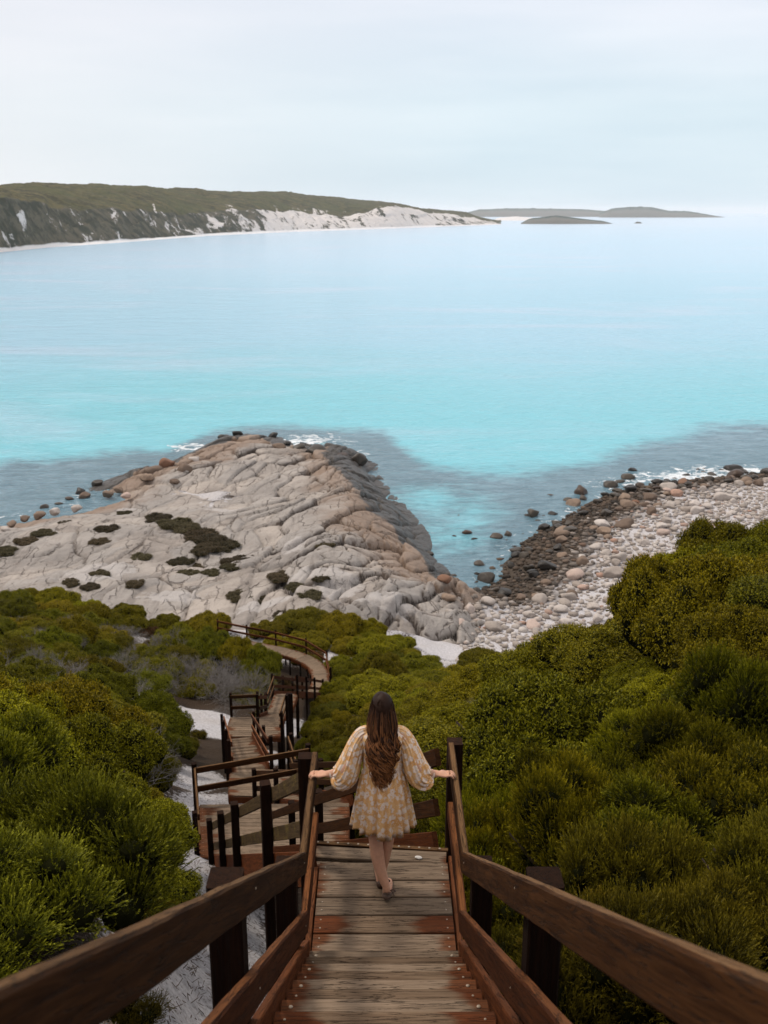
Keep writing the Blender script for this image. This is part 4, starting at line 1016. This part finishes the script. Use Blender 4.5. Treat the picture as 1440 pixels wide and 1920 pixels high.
MARKS = {'shrub': [((727,1400),'the woman'),((845,1480),'the right corner post'),((1010,1640),'the square right post'),((1200,1770),'the right handrail'),((430,1640),'the square left post'),((200,1760),'the left handrail'),
    ((375,1430),'the platform fence corner'),((440,1350),'the red stringered flight'),((530,1340),'the lower flight'),((560,1235),'the curved boardwalk'),((635,1235),'the boardwalk end post'),
    ((270,1365),'the white sand drift'),((345,1480),'the sandy gully'),((900,1210),'the pale gap of cobbles'),((1210,1080),'the cobble beach edge'),((1040,1150),'the beach corner'),((1400,1010),'the highest right shrubs'),
    ((100,1125),'the pale dome of rock'),((420,1130),'the headland foot'),((760,1160),'the slab foot'),((1340,1230),'the dark hollow'),((1100,1400),'the right slope middle'),((1400,1500),'the right frame edge'),((1000,1300),'the ridge of green'),((40,1300),'the left frame edge'),((180,1200),'the upper left thicket'),((400,1040),'the dark heath strip'),((200,1010),'the small heath patch')],
  'boulder': [((860,1118),'the inner cove corner'),((1310,870),'the big offshore rock'),((1080,945),'the lone tan rock'),((1440,900),'the right frame edge'),((1020,1080),'the orange block'),((1150,1000),'the dark tide band'),((1250,960),'the pale cobble field'),((930,1180),'the white sand pocket'),((1180,1100),'the shrub edge'),((1350,980),'the upper cobbles'),
    ((480,820),'the headland tip'),((600,850),'the dark wet ledge'),((330,890),'the left boulder ridge'),((170,925),'the left tide rocks'),((40,980),'the left frame edge'),((700,880),'the right shoulder'),((800,1040),'the right flank'),((530,870),'the blocky crest')]}
LAB = []
def later(o, words, p, which): LAB.append((o, words, proj(p), which))
def write_labels():
    seen = {}
    for o, words, (px, py), which in LAB:
        (mx_, my_), nm = min(MARKS[which], key=lambda q: (q[0][0]-px)**2+((q[0][1]-py)*1.3)**2); dx, dy = px-mx_, py-my_; d_ = math.hypot(dx, dy)
        ver = 'below' if dy > 0 else 'above'; hor = 'right' if dx > 0 else 'left'
        if abs(dx) > 2.4*abs(dy): w_ = hor+' of'
        elif abs(dy) > 2.4*abs(dx): w_ = ver
        else: w_ = ver+' and '+hor+' of'
        far = 'right beside' if d_ < 22 else (('just ' if d_ < 60 else ('' if d_ < 120 else 'well '))+w_)
        seen.setdefault(words+' '+far+' '+nm, []).append((px, o))
    ordn = ['leftmost','second from left','third from left','fourth from left','fifth from left','sixth from left','seventh from left','eighth from left','ninth from left','tenth from left']
    for lab, lst in seen.items():
        lst.sort(key=lambda q: q[0])
        for k, (_, o) in enumerate(lst):
            if len(lst) == 1: o['label'] = lab
            elif k == len(lst)-1: o['label'] = lab+', rightmost'
            else: o['label'] = lab+', '+ordn[min(k, 9)]
SHR = []
def shrub(kind, x, y, s, sz=1., rot=None, z=None, label=None, v=None, group=None, name='shrub'):
    lst = PROTO[kind]; fm, cm, bmh, rad, hgt = lst[(random.randrange(len(lst)) if v is None else v)]
    z = Hs(x, y)-.12 if z is None else z
    r_ = empty(name, (x, y, z)); r_.rotation_euler = (0, 0, random.uniform(0, 6.28) if rot is None else rot); r_.scale = (s, s, s*sz)
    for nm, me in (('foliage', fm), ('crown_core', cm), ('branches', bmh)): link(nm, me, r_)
    SHR.append((r_, kind, label)); top = (x, y, z+hgt*s*sz*.8)
    words = ('big ' if s > 1.25 else ('small ' if s < .8 else ''))+{'olive':'yellow green shrub', 'green':'deep green shrub', 'dusky':'dusky feathery shrub', 'mid':'mid green feathery shrub', 'bright':'fresh green leafy shrub', 'rust':'rusty brown shrub', 'heath':'dark heath cushion'}[kind]
    grp = group or {'heath':'heath cushions on the headland rock'}.get(kind, 'shrubs covering the hillside')
    tag(r_, label, 'shrub', grp)
    if not label: later(r_, words, top, 'shrub')
    return r_
def blocked(x, y, r_):
    """keep the crowns off the stairway"""
    segs = [((0,-2),(0,7.2),.62),((-.05,7.2),(-2.95,18),.65),((-3.9,19),(-.9,19),1.2),((-1.15,20),(-3.,24.8),.6),((-3.5,24.6),(-3.6,27.3),1.1),((-3.8,26),(-5.5,34.8),.7),((-6,35.6),(-3.8,35.6),1.),((-4.35,36.4),(-4.7,43.6),.7),((-4.6,43.6),(-4,54),.6),
            ((-4,54),(-3.8,57),.8),((-4.2,58.3),(-13,63.6),.9)]
    for (a, b_, w_) in segs:
        a = Vector(a); b_ = Vector(b_); ab = b_-a; t_ = max(0, min(1, (Vector((x, y))-a).dot(ab)/ab.length_squared)); 
        if (Vector((x, y))-a-ab*t_).length < r_+w_: return True
    return False
def sandy(x, y): return float(sand_attr(np.array([x]), np.array([y]))[0])
pts = []
# hand-placed shrubs that shape the picture
hand = [('bright',-2.85,7.1,.98,1.0,'big fresh green feathery shrub left of the foreground handrail'),
        ('bright',-2.45,4.9,.72,.85,'bright green shrub in the lower left corner under the handrail'),
        ('bright',-3.7,5.6,.9,.9,'fresh green shrub cut by the left edge of the photo'),
        ('dusky',-2.0,6.2,.3,1.0,'small brownish shrub tucked behind the left handrail'),
        ('mid',-4.3,9.3,.9,.9,'mid green feathery shrub just behind the big fresh green one at left')]
for k, x, y, s, sz, lab in hand: shrub(k, x, y, s, sz, label=lab); pts.append((x, y, s*1.0))
for k, x, y, s, sz in [('green',-3.0,10.6,.5,.9),('olive',-3.75,12.6,.62,1.),('dusky',-2.55,9.1,.3,1.),('green',-3.3,9.4,.4,1.),('olive',-4.2,14.9,.6,1.),('green',-7.3,54.6,.8,1.15),('olive',-9.1,58.3,1.1,1.6),('green',-10.9,59.6,1.15,1.35),('olive',-13.2,60.6,1.3,1.1),('green',-7.7,57.4,.95,1.6),('olive',11.2,34.8,1.35,1.5),('olive',12.6,35.2,1.5,1.55),('olive',14.6,34,1.4,1.6),('green',12.0,31.5,1.4,1.3),('rust',-6.0,56.6,.8,.8),('olive',-2.3,53.2,.8,1.2),('olive',-1.8,56.8,.9,1.1),
    ('olive',-2.9,49.2,.7,1.),('green',-2.9,46,.7,1.),('olive',-2.8,42.6,.75,1.),('olive',-2.2,39.2,.8,1.1),('green',-2.6,36.2,.5,1.),('olive',-2.6,60.4,.8,.9),('rust',-4.6,62.4,.8,.9),('olive',-7.2,64,.9,.9)]:
    shrub(k, x, y, s, sz); pts.append((x, y, s*1.3))
rnd = random.Random(21); cand = []
def region(x, y):
    """kind, scale, keep"""
    a = x/y; 
    if y > 62 and x > 2: return None
    lim = 69+ (a < -.1)*(-1.5)
    if y > lim: return None
    if a > .02: 
        if y > 63-max(0,a-.1)*60 and a > .03: return None
    if a < .0 and y < 58 and sandy(x, y) > .45: return None
    n_ = float(fbm(np.array([x*.14]), np.array([y*.14]), 2, 77)[0])
    if -15 < x < -5.6 and 37.5 < y < 48: return ('dusky', .35) if rnd.random() < .12 else None
    if a > .0:
        if y < 10: return ('dusky' if n_ < .5 else 'mid', rnd.uniform(.55, .85))
        if y < 19: return (('mid' if n_ < .5 else 'dusky'), rnd.uniform(.75, 1.05))
        if y < 30: return ('green' if n_ < .5 else 'olive', rnd.choice((.8, 1.2, 1.55)))
        return ('olive' if n_ > .42 or y < 42 else 'green', rnd.choice((.8, 1.2, 1.6)))
    if y < 9: return None
    if y < 34: return ('green' if n_ > .48 else 'olive', rnd.uniform(.65, 1.05)) if a < -.23 else (('dusky', rnd.uniform(.3, .5)) if rnd.random() < .35 else None)
    if y < 56:
        if a > -.2: return ('green' if n_ > .5 else 'rust', rnd.uniform(.45, .75)) if rnd.random() < .8 else None
        if rnd.random() < .35: return None
        return ('olive' if n_ > .5 else 'green', rnd.uniform(.6, 1.1))
    return (('olive' if rnd.random() < .7 else ('rust' if n_ < .5 else 'green')), rnd.uniform(.75, 1.35))
tries = 0
while len(pts) < 285 and tries < 40000:
    tries += 1
    y = 3.5+67*rnd.random()**.8; hw = .42*y+1.2; x = rnd.uniform(-hw, hw)
    q = region(x, y)
    if not q: continue
    kind, s = q; r_ = 1.45*s
    if blocked(x, y, r_*.93):
        s *= .5; r_ *= .5
        if s < .33 or y < 9 or blocked(x, y, r_*.93): continue
    if x < 0 and y < 22 and x+r_*.95 > -.225*y-.1: continue
    if any((x-a)**2+(y-b_)**2 < ((r_+c_)*(.60 if x > 0 and y > 17 else .5))**2 for a, b_, c_ in pts): continue
    pts.append((x, y, r_)); szz = rnd.uniform(.8, 1.1)
    szz *= rnd.choice((1.5, 1.25, 1.0)) if x > 0 else rnd.choice((1.3, 1.1))
    if y > 22 and 0 < x < .28*y: szz = min(szz, .95)
    if y > 45: szz *= .85
    if x < 0 and y < 56 and x/y > -.24: szz *= .7
    shrub(kind, x, y, s, szz)
for (px, py, k, s) in ((1290,1395,'dusky',.7),(1325,1185,'green',.8),(1344,1510,'mid',.6),(1240,1400,'mid',.7),(1330,1340,'green',.7),(600,1330,'green',.45),(585,1380,'olive',.4),(640,1330,'olive',.5)):
    q = on_ground(px, py+25)
    if q and not blocked(q[0], q[1], .5): shrub(k, q[0], q[1], s, 1.1)
# heath cushions on the rock
hp = [(310,975,1.7),(335,992,2.0),(360,1000,1.8),(385,1012,2.2),(405,1028,2.2),(430,1035,1.8),(395,1045,1.8),(300,968,1.3),(205,1000,1.6),(198,1018,1.3),(350,1060,1.3),(372,1063,1.),(360,1080,1.1),(405,1080,1.),(440,1065,1.3),(470,1060,1.4),(440,1075,1.),
      (275,1050,1.2),(192,1078,1.1),(140,1088,1.),(175,1100,1.),(90,1010,1.4),(60,1020,1.4),(20,1035,1.5),(130,985,.9),(530,1095,1.3),(560,1105,1.),(455,1118,1.3),(500,1118,1.3),(540,1145,1.),(610,1095,1.),(620,1040,1.),(635,1045,.8),(240,960,1.),(260,1100,1.),(680,1150,1.),(590,1125,1.2),(650,1160,1.2)]
for px, py, s in hp:
    q = on_ground(px, py, 62)
    if q:
        z = float(rock_z(np.array([q[0]]), np.array([q[1]]))[0]); z = max(z, q[2]-.3)
        shrub('heath', q[0], q[1], s*1.0, .5, z=z-.08, group='heath cushions on the headland rock', name='heath_cushion')
# dead grey bushes
dp = [(235,1240),(285,1215),(330,1225),(390,1235),(415,1205),(260,1290),(300,1310),(345,1290),(385,1275),(420,1300),(455,1245),(470,1290),(60,1235),(95,1200),(30,1280),(170,1310),(215,1330),(440,1180),(360,1180),(895,1330),(905,1365),(800,1190),(570,1170),(690,1150),(385,1330),(340,1350),(250,1465),(345,1495),(400,1360)]
dp += [(rnd.uniform(190, 500), rnd.uniform(1175, 1345)) for _ in range(22)]+[(rnd.uniform(20, 180), rnd.uniform(1180, 1300)) for _ in range(8)]
for k, (px, py) in enumerate(dp):
    q = on_ground(px, py+10)
    if q and not blocked(q[0], q[1], .7) and sandy(q[0], q[1]) < .35:
        r_ = empty('dead_shrub', (q[0], q[1], q[2]-.1), None, 'shrub', 'dead grey shrubs on the slope'); later(r_, 'leafless grey shrub', (q[0], q[1], q[2]+1), 'shrub')
        s = rnd.uniform(1.0, 1.9); r_.scale = (s, s, s*rnd.uniform(.7, 1.)); r_.rotation_euler = (0, 0, rnd.uniform(0, 6.28)); link('branches', TW[k % 3], r_)

# twig litter on the sand: stuff
def litter():
    rs = np.random.RandomState(9); n = 4500; y = 4+26*rs.random(n)**1.3; x = -.165*y-.5+rs.normal(size=n)*(.45+.05*y)
    z = H(x, y); a = rs.uniform(0, math.pi, n); ln = .02+.13*rs.random(n)**2; w_ = rs.uniform(.002, .0055, n)
    dx, dy = np.cos(a)*ln/2, np.sin(a)*ln/2; ox, oy = -np.sin(a)*w_, np.cos(a)*w_
    V = np.stack([np.stack([x-dx+ox, y-dy+oy, z+.01], 1), np.stack([x+dx+ox, y+dy+oy, z+.02+ln*.15], 1), np.stack([x+dx-ox, y+dy-oy, z+.02+ln*.15], 1), np.stack([x-dx-ox, y-dy-oy, z+.01], 1), 
                  np.stack([x-dx, y-dy, z+.01+w_*1.5], 1), np.stack([x+dx, y+dy, z+.02+ln*.15+w_*1.5], 1)], 1).reshape(-1, 3)
    b0 = np.arange(n)*6; Fc = np.concatenate([np.stack([b0+a_, b0+b_, b0+c_, b0+d_], 1) for a_, b_, c_, d_ in ((0,1,5,4),(4,5,2,3),(0,3,2,1))])
    o = link('twig_litter', np_mesh('twig_litter', V, Fc, M['litter'], False, {'rnd': np.repeat(rs.random(n), 6)})); tag(o, 'dry brown twigs scattered over the white sand', 'twigs', None, 'stuff')
litter()

# ------------------------------------------------------------------ boulders and cobbles
def rock_proto(i, sub=3):
    bm = bmesh.new(); bmesh.ops.create_icosphere(bm, subdivisions=sub, radius=1.); off = Vector((i*7.3, i*3.1, i*1.7))
    sx, sy, sz = random.uniform(.85, 1.25), random.uniform(.7, 1.), random.uniform(.45, .7)
    pl = [(Vector((random.gauss(0,1), random.gauss(0,1), random.gauss(0,1))).normalized(), random.uniform(.55, .8)) for _ in range(10)]
    for v in bm.verts:
        p = v.co.copy()
        for n_, d_ in pl:
            q = p.dot(n_)-d_
            if q > 0: p -= n_*q*.93
        p *= 1+.14*mnoise.noise(p*1.3+off)+.05*mnoise.noise(p*4+off)
        v.co = Vector((p.x*sx, p.y*sy, p.z*sz))
    for f_ in bm.faces: f_.smooth = True
    return bm
RP = {}
for mk in ('stone', 'stone_tan', 'stone_wet'):
    RP[mk] = []
random.seed(5)
for i in range(7):
    bm = rock_proto(i)
    for mk in RP:
        me = bpy.data.meshes.new('boulder'); bm.to_mesh(me); me.materials.append(M[mk]); RP[mk].append(me)
    if i < 5: 
        me = RP['stone'][i]
    bm.free()
small = []
for i in range(5):
    bm = rock_proto(i+20, 1); bm.verts.ensure_lookup_table(); small.append((np.array([v.co[:] for v in bm.verts]), np.array([[q.index for q in f_.verts] for f_ in bm.faces]))); bm.free()
rs = np.random.RandomState(33)
BN = [0]
def boulder(mk, x, y, s, z=None, sink=.25, group='boulders of the cobble cove', lab=None, zs=1.):
    z = (Hs(x, y) if z is None else z)+s*.5*(1-sink)-.1*s; o = link('boulder', RP[mk][random.randrange(7)], None, (x, y, z)); o.scale = (s, s, s*zs); o.rotation_euler = (random.uniform(-.2,.2), random.uniform(-.2,.2), random.uniform(0, 6.28))
    words = ('big ' if s > .95 else ('small ' if s < .6 else ''))+{'stone':'pale boulder', 'stone_tan':'tan boulder', 'stone_wet':'dark wet boulder'}[mk]
    tag(o, None, 'boulder', group); later(o, words, (x, y, z), 'boulder'); return o
# candidate spots over the beach
n = 70000; X = rs.uniform(0, 75, n); Y = rs.uniform(62, 150, n); S = shore(X, Y)
ok = (X > 6+.06*(Y-75)) & (S > -9) & (S < 34) & (np.abs(X) < .42*Y); X, Y, S = X[ok], Y[ok], S[ok]
Zg = H(X, Y); kept = []; cell = {}
dens = np.where(S < 0, .03*np.exp(S/3), np.where(S < 14, 1., np.clip(1-(S-17)/18, .15, 1)))
order = rs.permutation(len(X))
def fits(x, y, r_, f=.68):
    cx, cy = int(x//2.4), int(y//2.4)
    for i in (-1,0,1):
        for j in (-1,0,1):
            for (a, b_, c_) in cell.get((cx+i, cy+j), ()):
                if (a-x)**2+(b_-y)**2 < ((r_+c_)*f)**2: return False
    cell.setdefault((cx, cy), []).append((x, y, r_)); return True
picks = []
for i in order:
    if rs.random() > dens[i]: continue
    r_ = min(1.25, .295*math.exp(rs.normal()*.5+.25)); 
    if S[i] > 14: r_ *= .75
    if fits(X[i], Y[i], r_): picks.append((r_, X[i], Y[i], S[i], Zg[i]))
picks.sort(reverse=True)
NB = 215
for (r_, x, y, s, zg) in picks[:NB]:
    wet = s+rs.normal()*1.6
    mk = 'stone_wet' if wet < 5 else ('stone_tan' if wet < 8.5 else 'stone')
    boulder(mk, x, y, r_, max(zg, SEA-.25))
rest = picks[NB:9500]; V = []; Fc = []; rn = []; wt = []; o = 0
for (r_, x, y, s, zg) in rest:
    v, f_ = small[rs.randint(5)]; a = rs.uniform(0, 6.28); c_, s_ = math.cos(a), math.sin(a)
    w_ = np.stack([(v[:,0]*c_-v[:,1]*s_)*r_+x, (v[:,0]*s_+v[:,1]*c_)*r_+y, v[:,2]*r_+max(zg, SEA-.2)+.2*r_], 1)
    V.append(w_); Fc.append(f_+o); o += len(v); rn += [rs.random()]*len(v); ww = s+rs.normal()*1.5; wt += [float(np.interp(ww, [4.5, 7, 9.5], [1, .65, 0]))]*len(v)
me = np_mesh('beach_cobbles', np.concatenate(V), np.concatenate(Fc), M['stone_mix'], True, {'rnd': rn, 'wet': wt})
tag(link('beach_cobbles', me), 'smaller grey and tan cobbles filling the cove beach', 'cobbles', None, 'stuff')
# boulders strung along the headland's left shore and about its tip, and offshore rocks
hl = []
for px, py, r_, mk in [(285,905,1.6,'stone_tan'),(300,893,1.8,'stone_tan'),(322,888,2.2,'stone_tan'),(355,893,2.0,'stone_tan'),(335,905,1.4,'stone_tan'),(375,880,1.8,'stone'),(395,885,1.5,'stone'),(192,912,1.4,'stone_wet'),(160,925,1.6,'stone_wet'),(168,933,1.3,'stone_tan'),(210,928,1.2,'stone_tan'),
     (230,921,1.3,'stone_tan'),(245,930,1.2,'stone'),(140,936,1.1,'stone_wet'),(120,944,1.,'stone_wet'),(92,950,1.1,'stone_wet'),(282,886,.9,'stone_wet'),(430,823,1.8,'stone_wet'),(452,818,1.6,'stone_wet'),(520,822,1.4,'stone_wet'),(545,836,1.0,'stone_wet'),(530,838,1.,'stone_wet'),(680,875,2.6,'stone_wet'),(650,862,1.8,'stone_wet'),(600,852,3.,'stone_wet'),(570,850,2.,'stone_wet'),
     (812,1041,1.,'stone_wet'),(845,1085,.7,'stone_wet'),(858,1080,.5,'stone_wet'),(500,838,1.8,'stone_tan'),(530,850,1.6,'stone_tan'),(55,975,1.2,'stone_tan'),(30,985,1.2,'stone_tan'),(80,968,1.3,'stone_tan'),(110,962,1.2,'stone'),(20,998,1.1,'stone'),(150,955,1.2,'stone'),
     (1382,880,2.3,'stone_wet'),(1345,890,1.4,'stone_wet'),(1085,945,1.8,'stone_tan'),(1040,928,.9,'stone_wet'),(1050,935,.7,'stone_wet'),(1000,965,.9,'stone_wet'),(1012,962,.8,'stone_tan'),(965,980,.8,'stone_wet'),(985,983,.8,'stone_wet'),(1190,912,1.,'stone_wet'),(940,1040,.5,'stone_wet'),(950,1060,.7,'stone_wet'),(878,1088,.5,'stone_wet'),(905,1105,.6,'stone_wet'),(850,1135,1.2,'stone_tan'),(840,1110,1.1,'stone_tan'),(852,1160,1.,'stone')]:
    q = on_ground(px, py, 60); p2 = on_sea(px, py)
    if q is None or q[1] > p2[1] or q[2] < SEA: q = (p2[0], p2[1], SEA-.3)
    x, y, z = q; rz = float(rock_z(np.array([x]), np.array([y]))[0]) if rockmask(np.array([x]), np.array([y]))[0] > .5 else z
    boulder(mk, x, y, r_*.62, max(z, min(rz, z+1)), .4, 'boulders around the headland' if px < 870 else 'boulders of the cobble cove')

write_labels()

me = bpy.data.meshes.new('haze'); bm = bmesh.new(); bmesh.ops.create_cube(bm, size=1.)
for v in bm.verts: v.co = Vector((v.co.x*66000, v.co.y*84000, -38 if v.co.z < 0 else 130))
bm.to_mesh(me); bm.free(); hm = bpy.data.materials.new('haze'); hm.use_nodes = True; t = hm.node_tree; t.nodes.clear()
o_ = t.nodes.new('ShaderNodeOutputMaterial'); pv = t.nodes.new('ShaderNodeVolumePrincipled'); t.links.new(pv.outputs[0], o_.inputs['Volume'])
pv.inputs['Color'].default_value = (.97,.99,1,1); pv.inputs['Density'].default_value = 4.5e-5; pv.inputs['Anisotropy'].default_value = .2
me.materials.append(hm); tag(link('haze', me), 'thin pale sea haze over the bay', None, None, 'stuff')
